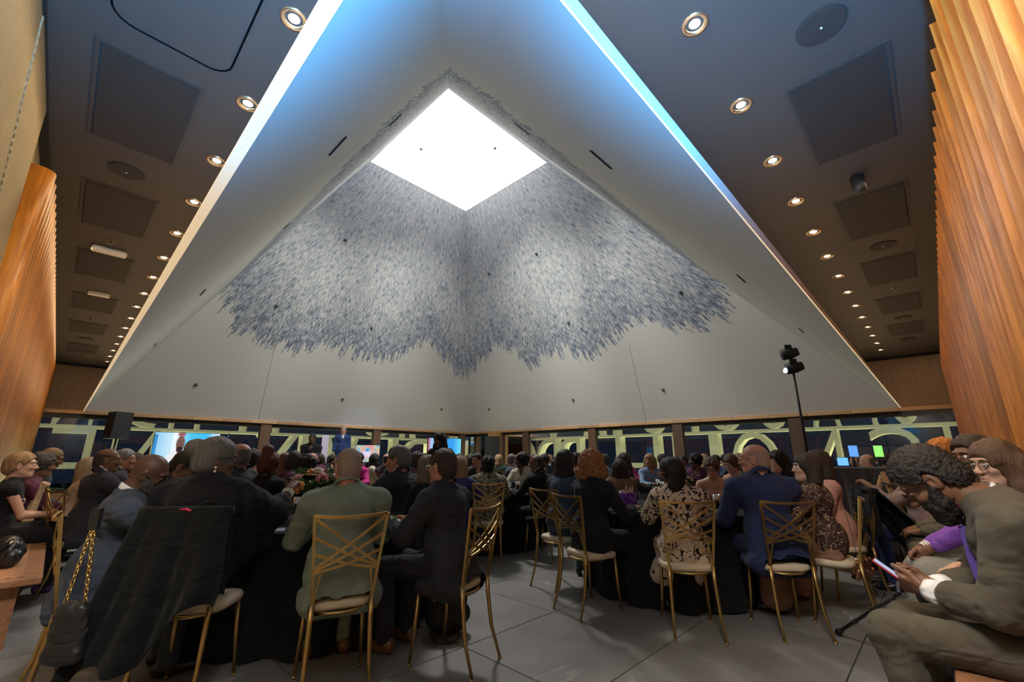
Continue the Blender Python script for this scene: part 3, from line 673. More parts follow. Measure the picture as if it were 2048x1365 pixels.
def npmesh(name, V, Q, mats, smooth=True):
    me = bpy.data.meshes.new(name); me.vertices.add(len(V)); me.vertices.foreach_set('co', np.asarray(V, np.float32).ravel())
    me.loops.add(len(Q) * 4); me.loops.foreach_set('vertex_index', Q.astype(np.int32).ravel()); me.polygons.add(len(Q))
    me.polygons.foreach_set('loop_start', np.arange(0, len(Q) * 4, 4, dtype=np.int32)); me.polygons.foreach_set('use_smooth', np.full(len(Q), smooth))
    for m in (mats if isinstance(mats, (list, tuple)) else [mats]): me.materials.append(m)
    me.update(calc_edges=True); me.validate(); return me

def rotz(t): c, s = math.cos(t), math.sin(t); return np.array([[c, -s, 0], [s, c, 0], [0, 0, 1.]])
def rotx(t): c, s = math.cos(t), math.sin(t); return np.array([[1, 0, 0], [0, c, -s], [0, s, c]])
def roty(t): c, s = math.cos(t), math.sin(t); return np.array([[c, 0, s], [0, 1, 0], [-s, 0, c]])
def ik(S, T, l1, l2, hint):
    d = T - S; L = np.linalg.norm(d); L2 = min(L, (l1 + l2) * .995); u = d / (L + 1e-9); T = S + u * L2
    a = (l1 * l1 - l2 * l2 + L2 * L2) / (2 * L2); hh = math.sqrt(max(l1 * l1 - a * a, 0)); p = np.asarray(hint, float); p = nv(p - u * (p @ u)); return S + u * a + p * hh, T

class Skel:
    """joints of a figure in its own frame: +y is where it faces, origin on the floor under the pelvis"""
    def __init__(k, s=1, fem=False, lean=4, twist=0, side=0, stand=False, seat=.47, head=(0, 0, 0), hands=None, knees=None, wide=1., hints=None, slump=0, crane=0, hsc=1.06, **_):
        k.s, k.fem, k.wide, k.stand = s, fem, wide, stand; k.hs = s * hsc
        k.P = np.array([0, 0, .93 * s if stand else seat + .085 * s]); lr = R(lean)
        k.T = roty(R(side)) @ rotx(-lr); k.U = k.T[:, 2]; k.Fw = k.T[:, 1]
        k.N = k.P + k.U * .50 * s
        if slump: k.N = k.P + k.U * .27 * s + (rotx(-R(slump)) @ k.U) * .23 * s
        k.S = rotz(R(twist)) @ k.T[:, 0]; sw = (.172 if fem else .195) * s * wide
        up = nv(k.N - (k.P + k.U * .27 * s)); k.up = up
        k.Sh = {'L': k.N - k.S * sw - up * .055 * s, 'R': k.N + k.S * sw - up * .055 * s}
        yaw, pit, rol = [R(q) for q in head]
        k.yawM = rotz(yaw); k.HM = rotz(yaw) @ rotx(pit) @ roty(rol)
        nd = nv(up * .75 + k.HM[:, 2] * .35 + np.array([0, .0, .25])); nd = nv(nd * (1 - crane) + np.array([0, 1., .12]) * crane)
        k.Hc = k.N + nd * .175 * s + k.yawM[:, 1] * .018 * s
        hp = .09 * s * wide
        k.Hip = {'L': k.P + [-hp, .03, -.01], 'R': k.P + [hp, .03, -.01]}
        kn = knees or {}
        k.Kn = {}; k.An = {}; k.Toe = {}
        for q, sg in (('L', -1), ('R', 1)):
            if stand: d = kn.get(q, (sg * .10 * s, .03, 0, sg * .11 * s, 0.)); k.Kn[q] = np.array([d[0], d[1], .50 * s]); k.An[q] = np.array([d[3], d[4], .085])
            else: d = kn.get(q, (sg * .12 * s, .47 * s, seat + .05, sg * .12 * s, .43 * s)); k.Kn[q] = np.array([d[0], d[1], d[2]]); k.An[q] = np.array([d[3], d[4], d[5] if len(d) > 5 else .085])
            fd = nv([k.Kn[q][0] - k.Hip[q][0], max(.2, k.Kn[q][1] - k.Hip[q][1]), 0]) if not stand else np.array([sg * .15, 1, 0]); k.Toe[q] = k.An[q] + fd * .16 * s - [0, 0, .045]
        hands = hands or {}; k.El = {}; k.Wr = {}
        for q, sg in (('L', -1), ('R', 1)):
            t = hands.get(q, (sg * .13 * s, .36 * s, seat + .17) if not stand else (sg * .27 * s, .06, .80 * s)); hi = (hints or {}).get(q, (sg * .6, -.5, -.75))
            k.El[q], k.Wr[q] = ik(k.Sh[q], np.array(t, float), .285 * s, .25 * s, hi)
    def hp(k, x, y, z): return k.Hc + k.HM @ (np.array([x, y, z]) * k.hs)
    def bounds(k, m=.16):
        P = np.array([k.P, k.N, k.Hc + k.U * .12, k.Hc - [0, 0, .1]] + [d[q] for d in (k.Sh, k.El, k.Wr, k.Kn, k.An, k.Toe) for q in 'LR']); lo, hi = P.min(0) - m, P.max(0) + m; lo[2] = max(lo[2], -.01); return lo, hi

def hand_prims(f, k, q, spec, rs=1.):
    s = k.s; sg = -1 if q == 'L' else 1; Wr = k.Wr[q]; fa = nv(Wr - k.El[q]); spec = spec or {}
    d = nv(spec.get('dir', fa)); nrm = np.asarray(spec.get('palm', (0, 0, -1)), float); nrm = nv(nrm - d * (nrm @ d)); sd = np.cross(d, nrm) * (-1 if q == 'L' else 1)   # sd points to the thumb side
    curl = R(spec.get('curl', 35)); f.rc(Wr, Wr + d * .03 * s, .026 * s, .026 * s, .02)
    for i, (o, L, r) in enumerate(((.030, .070, .0088), (.010, .078, .0092), (-.010, .072, .0088), (-.029, .056, .0078))):
        K = Wr + d * (.088 - abs(o) * .15) * s + sd * o * s; f.rc(Wr + d * .02 * s + sd * o * .6 * s, K, .015 * s, .0125 * s, .012)
        p = K; a = curl * (1 + .12 * i)
        for j, fr in enumerate((.45, .32, .25)):
            dd = d * math.cos(a) + nrm * math.sin(a); n = p + dd * L * fr * s; f.rc(p, n, r * rs * s * (1 - .08 * j), r * rs * s * (.92 - .08 * j), .006); p = n; a += curl * .9
    ta = spec.get('thumb', .7); t0 = Wr + d * .03 * s + sd * .022 * s; t1 = t0 + nv(d * .7 + sd * ta + nrm * .35) * .042 * s; t2 = t1 + nv(d + sd * .15 + nrm * .3) * .034 * s; t3 = t2 + nv(d + nrm * .45 - sd * .1) * .026 * s
    f.rc(t0, t1, .017 * s, .0125 * s, .012).rc(t1, t2, .0115 * s, .010 * s, .006).rc(t2, t3, .010 * s, .0085 * s, .006)

def head_prims(f, k, face=True):
    s, M = k.hs, k.HM; h = k.hp; E = lambda c, r, kk=.02, op='add': f.ell(h(*c), np.array(r) * s, M, kk, op)
    w = .95 if k.fem else 1.
    E((0, -.014, .032), (.075 * w, .096, .086), .01); E((0, .022, -.04), (.058 * w, .068, .07), .03); f.rc(h(-.012, .066, -.096), h(.012, .066, -.096), .02 * s, .02 * s, .03)
    f.rc(h(-.05 * w, .0, -.055), h(-.02, .055, -.09), .018 * s, .018 * s, .03).rc(h(.05 * w, .0, -.055), h(.02, .055, -.09), .018 * s, .018 * s, .03)
    if face:
        E((0, .078, .03), (.052, .016, .013), .02); E((-.036, .062, -.022), (.022, .025, .02), .02); E((.036, .062, -.022), (.022, .025, .02), .02)
        for x in (-.031, .031): E((x, .101, .006), (.019, .018, .012), .012, 'sub')
        f.rc(h(0, .088, .01), h(0, .108, -.026), .008 * s, .0125 * s, .012); f.rc(h(-.011, .098, -.03), h(.011, .098, -.03), .009 * s, .009 * s, .01)
        E((0, .084, -.058), (.025, .014, .007), .008); E((0, .082, -.071), (.021, .014, .008), .008); E((0, .1, -.0645), (.022, .012, .0022), .004, 'sub')
        for x in (-.031, .031): E((x, .081, .0045), (.015, .012, .0085), .004)
    for x in (-1, 1):
        E((x * .077 * w, -.008, -.006), (.012, .022, .034), .012); E((x * .086 * w, .0, -.004), (.007, .010, .018), .008, 'sub')
    nk = (.05 if k.fem else .06) * s
    f.rc(k.N + k.up * .0 * s - k.Fw * .005, h(0, -.025, -.055), nk * 1.12, nk, .03)

def torso_prims(f, k, g=0., hips=True, bust=True):
    s, T, w = k.s, k.T, k.wide; P, U, S = k.P, k.U, k.S; mid = P + U * .27 * s; up = k.up
    fw = nv(np.cross(up, S)); TM = np.stack([S, fw, up], 1)
    f.ell(mid + up * .10 * s, np.array([.158 * w * (.92 if k.fem else 1) + g, .112 * w + g, .17]) * s, TM, .05)
    f.rc(k.Sh['L'], k.Sh['R'], (.055 + g) * s, (.055 + g) * s, .06)
    f.ell(mid + up * .14 * s - fw * .03 * s, np.array([.15 * w + g, .085 + g, .10]) * s, TM, .05)
    for q in 'LR': f.rc(k.N + up * .035 * s, k.Sh[q], (.045 + g) * s, (.045 + g) * s, .05)
    f.ell(P + U * .16 * s + k.Fw * .01, np.array([(.13 if k.fem else .148) * w + g, .112 * w + g, .16]) * s, T, .06)
    if k.fem and bust:
        for sg in (-1, 1): f.ell(mid + up * .06 * s + fw * .095 * s + S * sg * .07 * s, np.array([.058, .05, .055]) * s, TM, .04)
    if hips: f.ell(P + np.array([0, .01, -.005]) * s, np.array([.178 * w + g, .13 + g, .115]) * s, None, .06)

def finish(name, f, m, parent, smooth=True):
    V, Q = f.mesh()
    if not len(Q): return None
    return put(name, npmesh(name, V, Q, m, smooth), parent)

def arm_prims(f, k, g, upto=1., r0=1.):
    s = k.s; fm = .88 if k.fem else 1.
    for q in 'LR':
        S, E, Wr = k.Sh[q], k.El[q], k.Wr[q]
        if upto <= .5: f.rc(S, S + (E - S) * upto * 2, (.053 * fm + g) * s, (.048 * fm + g) * s, .03)
        else: f.rc(S, E, (.053 * fm + g) * s, (.042 * fm + g) * s, .03).rc(E, E + (Wr - E) * (upto - .5) * 2, (.041 * fm + g) * s, (.030 * fm + g) * s, .02)

def jacket(k, m, parent, p, h, seed, name='jacket'):
    s = k.s; lo, hi = k.bounds(.2); f = Field(lo, hi, h); g = p.get('g', .016); long_ = p.get('hem', .5)
    torso_prims(f, k, g, False); arm_prims(f, k, g + .006, p.get('sleeve', .87))
    for e in p.get('extra', ()): f.rc(e[0], e[1], e[2], e[3], .05)
    dn = k.P + np.array([0, -.015, .0])
    f.ell(dn + np.array([0, .0, .05]) * s, np.array([.185 * k.wide + g, .145 + g, .2]) * s, None, .06)
    if p.get('tail', 1) and not k.stand: f.rc(dn + [-.11 * k.wide * s, -.06, .0], dn + [.11 * k.wide * s, -.06, .0], .085 * s, .085 * s, .05); f.rc(dn + [-.145 * s, -.11, -.095], dn + [.145 * s, -.11, -.095], .088 * s, .088 * s, .05); f.rc(dn + [-.185 * s, -.06, -.10], dn + [-.185 * s, .1, -.10], .062 * s, .052 * s, .05); f.rc(dn + [.185 * s, -.06, -.10], dn + [.185 * s, .1, -.10], .062 * s, .052 * s, .05)
    if k.stand: f.ell(k.P + [0, 0, -.05], (.19 * k.wide, .14, .22), None, .05); f.plane(k.P - [0, 0, .1], (0, 0, -1))
    f.wobble(p.get('wob', .0045), 26, seed, (1, 1, .55)); f.wobble(.0022, 60, seed + 1, (1, 1, .7)); f.crease(p.get('crease', .006), 22, seed, (.8, .8, 1.3))
    up = k.up; fw = nv(np.cross(up, k.S))
    nr = (.058 if k.fem else .066) * s
    f.rc(k.N + up * .045 * s, k.N + up * .2 * s, nr, nr * 1.4, .008, 'sub')
    if p.get('vneck', 1): f.rc(k.N + fw * .09 * s, k.N + fw * .16 * s - up * .15 * s, .05 * s, .012 * s, .01, 'sub')
    if p.get('strapless'): f.plane(k.N - up * .15 * s, up)
    if not k.stand: f.plane((0, 0, p.get('hemz', .40)), (0, 0, -1))
    o = finish(name, f, m, parent)
    # collar: a standing band round the neck, high behind, falling to the chest in front
    if p.get('collar', 1):
        b = MB(); n = 22; rows = []
        for i in range(n):
            an = R(-145 + 290 * i / (n - 1)); c = math.cos(an * .62); dr = -fw * math.cos(an) + k.S * math.sin(an)
            base = k.N + up * (.058 + p.get('collz', 0) + .05 * max(0, c) - .10 * (1 - c) ** 1.2) * s; rr = (nr + .008 + .012 * (1 - c)) * s
            rows.append([base + dr * (rr + .026 * s) - up * .028 * s, base + dr * (rr + .016) - up * 0, base + dr * rr + up * .016 * s, base + dr * (rr - .012) - up * .01, ])
        for i in range(n - 1):
            for j in range(3): b.add([rows[i][j], rows[i + 1][j], rows[i + 1][j + 1], rows[i][j + 1]], [(0, 1, 2, 3)])
        b.build('collar', m, parent, True)
    return o
def shirt_collar(k, m, parent, cz=0):
    up = k.up; fw = nv(np.cross(up, k.S)); s = k.s; b = MB(); n = 20; rows = []; nr = (.052 if k.fem else .064) * s
    for i in range(n):
        an = R(-165 + 330 * i / (n - 1)); c = math.cos(an * .55); dr = -fw * math.cos(an) + k.S * math.sin(an); base = k.N + up * (.09 + cz + .05 * c - .045 * (1 - c)) * s
        rows.append([base + dr * (nr + .012) - up * .04 * s, base + dr * (nr + .004) + up * .014 * s, base + dr * (nr - .004) + up * .012 * s, base + dr * (nr - .006) - up * .03])
    for i in range(n - 1):
        for j in range(3): b.add([rows[i][j], rows[i + 1][j], rows[i + 1][j + 1], rows[i][j + 1]], [(0, 1, 2, 3)])
    b.build('shirt_collar', m, parent, True)
def trousers(k, m, parent, h, seed, g=.012, name='trousers', upto=1.):
    lo, hi = k.bounds(.14); hi[2] = k.P[2] + .25; f = Field(lo, hi, h); s = k.s
    f.ell(k.P + np.array([0, .01, .0]), np.array([.175 * k.wide + g, .135 + g, .12]) * s, None, .05)
    for q in 'LR':
        f.rc(k.Hip[q], k.Kn[q], (.083 + g) * s, (.062 + g) * s, .05)
        A_ = k.Kn[q] + (k.An[q] - k.Kn[q]) * upto; f.rc(k.Kn[q], A_, (.058 + g) * s, (.05 + g) * s, .03)
    f.wobble(.004, 30, seed, (1, 1, .7)); f.crease(.007, 24, seed); f.plane((0, 0, k.P[2] + .13), (0, 0, 1)); f.plane((0, 0, .05), (0, 0, -1)); return finish(name, f, m, parent)
def skirt(k, m, parent, h, seed, length=.35, flare=.06, name='skirt'):
    lo, hi = k.bounds(.2); hi[2] = k.P[2] + .3; f = Field(lo, hi, h); s = k.s
    f.ell(k.P + np.array([0, .0, .02]), np.array([.185 * k.wide + .02, .15, .14]) * s, None, .05)
    f.rc(k.P + [-.13 * s, -.05, -.06], k.P + [.13 * s, -.05, -.06], .08 * s, .08 * s, .05)
    for q in 'LR':
        f.rc(k.Hip[q], k.Kn[q], .1 * s, .085 * s, .06); f.rc(k.Kn[q], k.Kn[q] + (k.An[q] - k.Kn[q]) * length, .085 * s, (.085 + flare) * s, .06)
    f.rc((k.Hip['L'] + k.Hip['R']) / 2, (k.Kn['L'] + k.Kn['R']) / 2, .09 * s, .08 * s, .08)
    f.wobble(.006, 30, seed, (1, 1, .35)); f.crease(.012, 26, seed, (1, 1, .4)); f.plane((0, 0, k.P[2] + .16), (0, 0, 1)); return finish(name, f, m, parent)
def shoes(k, m, parent, heel=0, h=.015):
    s = k.s
    for q in 'LR':
        A_, T_ = k.An[q], k.Toe[q]; dr = nv((T_ - A_) * [1, 1, 0]); H_ = A_ - dr * .04 * s; H_[2] = max(.0, A_[2] - .085) + .035; T2 = T_.copy(); T2[2] = H_[2] - .004
        f = Field(np.minimum(H_, T2) - .09, np.maximum(H_, A_) + np.array([.2, .2, .08]), h); f.rc(H_, T2, .036 * s, .033 * s, .02); f.ell(H_ + [0, 0, .02], (.036 * s, .036 * s, .045 * s), None, .03)
        if not heel: f.rc(A_ - [0, 0, .02], H_ + dr * .06, .042 * s, .035 * s, .03)
        f.plane((0, 0, H_[2] - .033), (0, 0, -1)); o = finish('shoe', f, m, parent)
        if heel: MB().tube([H_ + [0, 0, -.01] - dr * .02, (H_[0] - dr[0] * .02, H_[1] - dr[1] * .02, 0)], [.014, .006], 7).build('heel', m, o)

def hair(k, st, m, parent, h, seed, mats2=None):
    if st == 'bald': return None
    s = k.hs; hp = k.hp; M = k.HM; c = k.Hc; ext = {'long': .55, 'verylong': .62, 'straight': .5, 'ponytail': .5}.get(st, .3)
    f = Field(c - [.27, .27, ext], c + [.27, .27, .3], h); E = lambda cc, r, kk=.02, op='add': f.ell(hp(*cc), np.array(r) * s, M, kk, op)
    t = {'buzz': .004, 'short': .013, 'fringe': .003, 'crop': .018, 'curlytop': .020}.get(st, .018)
    if k.fem and st == 'short': t = .02
    E((0, -.014, .033), (.075 + t, .096 + t, .087 + t), .005)
    E((0, -.05, -.03), (.066 + t * .8, .062 + t * .8, .07), .03)
    if st in ('buzz', 'short', 'fringe', 'crop', 'curlytop'):
        # hairline: everything in front of a curve from the forehead past the ears to the nape goes
        X, Y, Z = np.meshgrid(*f.ax, indexing='ij'); Q = np.stack([X - c[0], Y - c[1], Z - c[2]], -1) @ M / s
        hl = {'fringe': [-.12, -.07, -.03, .005, .02, .03]}.get(st, [-.075, -.055, -.028, .018, .052, .084])
        yh = np.interp(Q[..., 2], [-.10, -.075, -.035, .0, .03, .075], hl); fz = np.maximum((Q[..., 1] - yh) * .75, -(Q[..., 2] + .085)) * s
        f.F = np.maximum(f.F, fz.astype(np.float32))
        for x in (-1, 1): E((x * .088, -.006, -.006), (.03, .024, .038), .006, 'sub')
        if st == 'fringe': E((0, .015, .105), (.088, .12, .075), .01, 'sub')
    else:
        E((0, .125, -.045), (.062, .085, .10), .015, 'sub')
        E((0, .13, .015), (.058, .055, .05), .012, 'sub')
    yb = k.yawM; back = -yb[:, 1]; sd = yb[:, 0]; dn = np.array([0, 0, -1.]); B0_ = c + back * .04 * s
    if st in ('long', 'verylong', 'straight'):
        L = {'long': .30, 'verylong': .42, 'straight': .31}[st]; w = .075
        for o in (-1, -.35, .35, 1): f.chain([c + sd * o * .062 * s + back * .03 * s, c + sd * o * .085 * s + back * (.06 - .03 * abs(o)) * s + dn * .12 * s, c + sd * o * .10 * s + back * (.085 - .04 * abs(o)) * s + dn * L * s], [.058 * s, .052 * s, .03 * s], .04)
    if st == 'bob':
        for o in (-1, -.4, .4, 1): f.chain([c + sd * o * .065 * s + back * .03 * s, c + sd * o * .085 * s + back * (.05 - .03 * abs(o)) * s + dn * .12 * s], [.058 * s, .05 * s], .04)
        f.plane(c + dn * .125 * s, (0, 0, -1))
    if st == 'bigcurl':
        E((0, -.03, .03), (.118, .122, .118), .02)
        for o in (-1, -.5, .5, 1): f.ell(c + sd * o * .085 * s + back * .035 * s + dn * .065 * s, np.array([.062, .075, .075]) * s, None, .03)
        f.plane(c + dn * .145 * s, (0, 0, -1)); E((0, .13, -.03), (.058, .075, .1), .015, 'sub')
    if st in ('bun', 'topbun'):
        E((0, -.05, -.15), (.12, .1, .07), .01, 'sub')
        for x in (-1, 1): E((x * .09, .012, -.03), (.02, .03, .042), .01, 'sub')
        p = hp(-.02, -.118, .055) if st == 'bun' else hp(0, -.045, .15); f.ell(p, np.array([.062, .058, .058]) * s, None, .012)
        if st == 'bun': f.rc(hp(-.03, -.165, .05), hp(-.035, -.185, .05), .014 * s, .01 * s, .01, 'sub')
        else: f.ell(p + [0, 0, -.04], np.array([.065, .06, .035]) * s, None, .01)
    if st == 'ponytail': f.chain([hp(0, -.1, .02), hp(0, -.13, -.05), c + back * .12 * s + dn * .28 * s], [.03 * s, .035 * s, .018 * s], .02)
    if st == 'afro': E((0, -.03, .04), (.115, .12, .115), .02); E((0, .14, -.04), (.07, .085, .11), .015, 'sub')
    if st in ('bigcurl', 'afro', 'curlyshort'): f.wobble(.006, 120, seed); f.wobble(.005, 260, seed + 5)
    elif st == 'curlytop': f.wobble(.003, 260, seed); f.wobble(.0025, 420, seed + 5)
    elif st not in ('buzz', 'fringe'): f.wobble(.003, 90, seed, (1, 1, .15)); f.wobble(.002, 200, seed + 2, (1, 1, .12))
    return finish('hair', f, m, parent)
def beard(k, m, parent, h, seed, full=1.):
    s = k.hs; f = Field(k.Hc - .2, k.Hc + .2, h); E = lambda cc, r, kk=.02, op='add': f.ell(k.hp(*cc), np.array(r) * s, k.HM, kk, op)
    E((0, .028, -.06), (.069, .074, .064), .02); E((0, .065, -.108), (.045 * full, .036 * full, .036 * full), .03)
    for x in (-1, 1): f.rc(k.hp(x * .066, .012, -.02), k.hp(x * .052, .045, -.075), .018 * s, .026 * s, .02)
    E((0, .05, .042), (.1, .12, .058), .012, 'sub'); E((0, .122, -.03), (.038, .045, .03), .01, 'sub'); E((0, .112, -.066), (.024, .03, .011), .006, 'sub')
    for x in (-1, 1): E((x * .088, -.012, -.006), (.03, .022, .04), .01, 'sub')
    E((0, -.09, -.08), (.1, .085, .1), .01, 'sub'); f.wobble(.004, 190, seed); return finish('beard', f, m, parent)
def eyes(k, parent, brow=None):
    s = k.hs
    for x in (-.031, .031):
        b = MB(); b.ball(k.hp(x, .0825, .0055), .0118 * s, 10, 7); b.mi = 1; d = k.HM[:, 1]; b.ball(k.hp(x, .0905, .0048), (.0052 * s,) * 3, 8, 6)
        b.build('eye', [mat('eye_white', (.75, .72, .68), .2), mat('iris_dark', (.02, .012, .008), .1)], parent, True)
    if brow:
        b = MB()
        for sg in (-1, 1): b.tube([k.hp(sg * x, y, z) for x, y, z in ((.014, .097, .027), (.03, .096, .033), (.048, .084, .027))], [.003 * s, .004 * s, .002 * s], 6)
        b.build('eyebrows', brow, parent, True)
def lips(k, parent, m):
    b = MB()
    for z, w in ((-.0592, .021), (-.0705, .018)): b.tube([k.hp(x * w, .0955 - .012 * x * x, z - .002 * abs(x)) for x in (-1, -.5, 0, .5, 1)], [.001, .0042, .005, .0042, .001], 6)
    b.build('lips', m, parent, True)
def glasses(k, parent, m):
    b = MB(); h = k.hp
    for sg in (-1, 1):
        b.tube([h(sg * .033 + .023 * math.cos(q), .109 - .006 * abs(math.cos(q)), .004 + .018 * math.sin(q)) for q in [2 * math.pi * i / 14 for i in range(15)]], .0022, 5, False)
        b.tube([h(sg * .055, .104, .009), h(sg * .08, .06, .012), h(sg * .083, -.005, .008), h(sg * .08, -.022, -.008)], .0022, 5)
    b.tube([h(-.011, .109, .008), h(0, .113, .011), h(.011, .109, .008)], .0022, 5); b.build('glasses', m, parent, True)

GL = mat('glasses_black', (.01, .01, .01), .3)
SHOE_B = mat('shoe_black', (.012, .011, .01), .3); SHOE_BR = mat('shoe_brown', (.16, .07, .03), .3)
WHITECLOTH = fabric('white_shirt', (.75, .74, .72), .8, .1)
N_PERSON = [0]
def make_person(p, loc, heading, k=None):
    """p: description of the figure; builds its meshes under one Empty"""
    N_PERSON[0] += 1; seed = N_PERSON[0] * 13
    k = k or Skel(**p); t = thing('person', p.get('label', ''), 'person', (loc[0], loc[1], p.get('lift', 0)), heading)
    h = p.get('res', .016); fh = p.get('fres', .009); c = k.Hc; lo, hi = k.bounds(.12); fine = [(c - .125, c + .135, fh)]
    hs = p.get('handspec', {})
    for q in 'LR':
        if p.get('finehands'): fine.append((k.Wr[q] - .13, k.Wr[q] + .13, p['finehands']))
    bare = p.get('bare_legs')
    if not bare: lo[2] = max(lo[2], k.P[2] - .12)
    lo[2] = min(lo[2], min(k.Wr['L'][2], k.Wr['R'][2]) - .14)
    f = Field(lo, hi, h * 1.7, fine); torso_prims(f, k, -.012, True); arm_prims(f, k, -.002); head_prims(f, k, p.get('face', True))
    for q in 'LR': hand_prims(f, k, q, hs.get(q), 1. if p.get('finehands') else 1.25)
    if bare:
        for q in 'LR': f.rc(k.Hip[q], k.Kn[q], .07, .055, .04).rc(k.Kn[q], k.Kn[q] * .6 + k.An[q] * .4 - [0, .015, 0], .052, .05, .03).rc(k.Kn[q] * .6 + k.An[q] * .4 - [0, .015, 0], k.An[q], .048, .034, .03).rc(k.An[q] - [0, 0, .02], k.Toe[q] + [0, 0, .0], .034, .026, .02)
    finish('body', f, p['skin'], t)
    top = p.get('top', 'jacket'); tm = p['topmat']
    if top == 'jacket': jacket(k, tm, t, p, h, seed)
    else: jacket(k, tm, t, dict(p, g=p.get('g', .01), vneck=p.get('vneck', 0), collar=p.get('collar', 0), tail=p.get('tail', 0)), h, seed, {'dress': 'dress_top'}.get(top, top))
    if p.get('shirt'): shirt_collar(k, p['shirt'], t, p.get('collz', 0))
    if p.get('legs', 'trousers') == 'trousers': trousers(k, p.get('legmat', tm), t, h * (1.15 if p.get('fineleg') else 1.9), seed + 3)
    elif p['legs'] == 'skirt': skirt(k, p.get('legmat', tm), t, h * 1.6, seed + 3, p.get('skirtlen', .35), p.get('flare', .05))
    if p.get('shoemat'): shoes(k, p['shoemat'], t, p.get('heel', 0))
    hair(k, p.get('hair', 'short'), p['hairmat'], t, p.get('hres', .008 if h < .012 else .011), seed + 4)
    if p.get('beard'): beard(k, p.get('beardmat', p['hairmat']), t, .007, seed + 5, p['beard'])
    if p.get('eyes'): eyes(k, t, p['hairmat'] if p['eyes'] != 'nobrow' else None)
    if p.get('lipm'): lips(k, t, p['lipm'])
    if p.get('glasses'): glasses(k, t, p['glasses'] if p['glasses'] is not True else GL)
    return t, k
def by_head(p, u, v, Y, heading):
    """stand the figure so that its head centre is at this picture point and depth; scales it a little to suit"""
    P = aty(u, v, Y); th = R(heading); s = p.get('s', 1.)
    for _ in range(8):
        k = Skel(**dict(p, s=s)); s = min(p.get('smax', 1.1), max(.86, s * (1 + .9 * (P[2] - p.get('lift', 0) - k.Hc[2]) / .85)))
    k = Skel(**dict(p, s=s)); q = rotz(th) @ k.Hc
    return make_person(dict(p, s=s), (P[0] - q[0], P[1] - q[1]), th, k)
# ------------------------------------------------------------------ gold lattice-back chairs
def chair_parts():
    P = {}
    b = MB(); n = 28; prof = [(.0, -.035), (.93, -.035), (1., -.02), (1., .0), (.95, .014), (.0, .022)]
    rings = []
    for r_, z in prof:
        rings.append([])
        for i in range(n):
            q = 2 * math.pi * i / n; c, s_ = math.cos(q), math.sin(q); x = math.copysign(abs(c) ** .55, c) * .205 * (1 + .06 * s_); y = math.copysign(abs(s_) ** .55, s_) * .165 + .025 / max(r_, .3)
            rings[-1].append((x * r_, y * r_ , .455 + z))
    v = [p for r_ in rings for p in r_]; f = [(j * n + i, j * n + (i + 1) % n, (j + 1) * n + (i + 1) % n, (j + 1) * n + i) for j in range(len(prof) - 1) for i in range(n)]
    b.add(v, f); P['seat'] = b.mesh('seat', CREAM, True)
    b = MB(); b.tube([(.17 * math.cos(q), .165 * math.sin(q), .415) for q in [2 * math.pi * i / 16 for i in range(17)]], .009, 6, False); P['seat_frame'] = b.mesh('seat_frame', GOLD, True)
    L = []
    for sg in (-1, 1):
        L.append(MB().tube([(sg * .165, .155, .43), (sg * .175, .17, .2), (sg * .185, .19, .008)], [.0135, .012, .009], 8).lathe([(.013, 0), (.012, .012)], 8, (sg * .185, .19, 0)).mesh('leg', GOLD, True))
    for sg in (-1, 1):
        L.append(MB().tube([(sg * .158, -.165, .47), (sg * .158, -.175, .36), (sg * .163, -.20, .18), (sg * .172, -.26, .008)], [.0155, .0145, .012, .009], 8).lathe([(.013, 0), (.012, .012)], 8, (sg * .172, -.26, 0)).mesh('leg', GOLD, True))
    P['legs'] = L
    def bp(x, z):   # point on the back surface; x in -1..1
        w = .155 + (z - .45) / .48 * .043; lean_ = -.165 - .075 * ((z - .45) / .48); return (x * w, lean_ - .03 * (1 - x * x) * max(0, (z - .45) / .48), z)
    P['posts'] = [MB().tube([bp(sg, .44), bp(sg, .62), bp(sg, .80), bp(sg, .935)], [(.0085, .0075)] * 4, flat=(0, 1, 0)).mesh('post', GOLD) for sg in (-1, 1)]
    P['braces'] = [MB().tube([bp(sg, .465), bp(sg * .90, .54), bp(sg * .74, .655)], [(.006, .006)] * 3, flat=(0, 1, 0)).mesh('brace', GOLD) for sg in (-1, 1)]
    P['rail'] = MB().tube([bp(x / 5, .935 - .012 * (1 - (x / 5) ** 2)) for x in range(-5, 6)], [(.0075, .0085)] * 11, flat=(0, 0, 1)).mesh('top_rail', GOLD)
    bars = []
    for (z0, z1) in ((.925, .655), (.825, .645), (.735, .635)):
        for sg in (-1, 1): bars.append(MB().tube([bp(sg * (-1 + .25 * i), z0 + (z1 - z0) * i / 8 + (-.012 * math.sin(math.pi * i / 8))) for i in range(9)], [(.0075, .0035)] * 9, flat=(0, 1, 0)).mesh('lattice_bar', GOLD))
    P['bars'] = bars; return P
CP = chair_parts()
def chair(loc, rz, label, group='gold lattice chairs at the near tables'):
    t = thing('banquet_chair', label, 'chair', (loc[0], loc[1], 0), rz, group)
    put('seat', CP['seat'], t); put('seat_frame', CP['seat_frame'], t); put('top_rail', CP['rail'], t)
    for n, q in (('leg', 'legs'), ('post', 'posts'), ('brace', 'braces'), ('lattice_bar', 'bars')):
        for m in CP[q]: put(n, m, t)
    return t
_b = MB()
for m in [CP['seat'], CP['rail'], CP['seat_frame']] + CP['legs'] + CP['posts'] + CP['braces'] + CP['bars']:
    _b.mi = 0 if m is CP['seat'] else 1; _b.add([v.co for v in m.vertices], [tuple(q.vertices) for q in m.polygons])
FAR_CHAIR = _b.mesh('banquet_chair', [CREAM, GOLD])
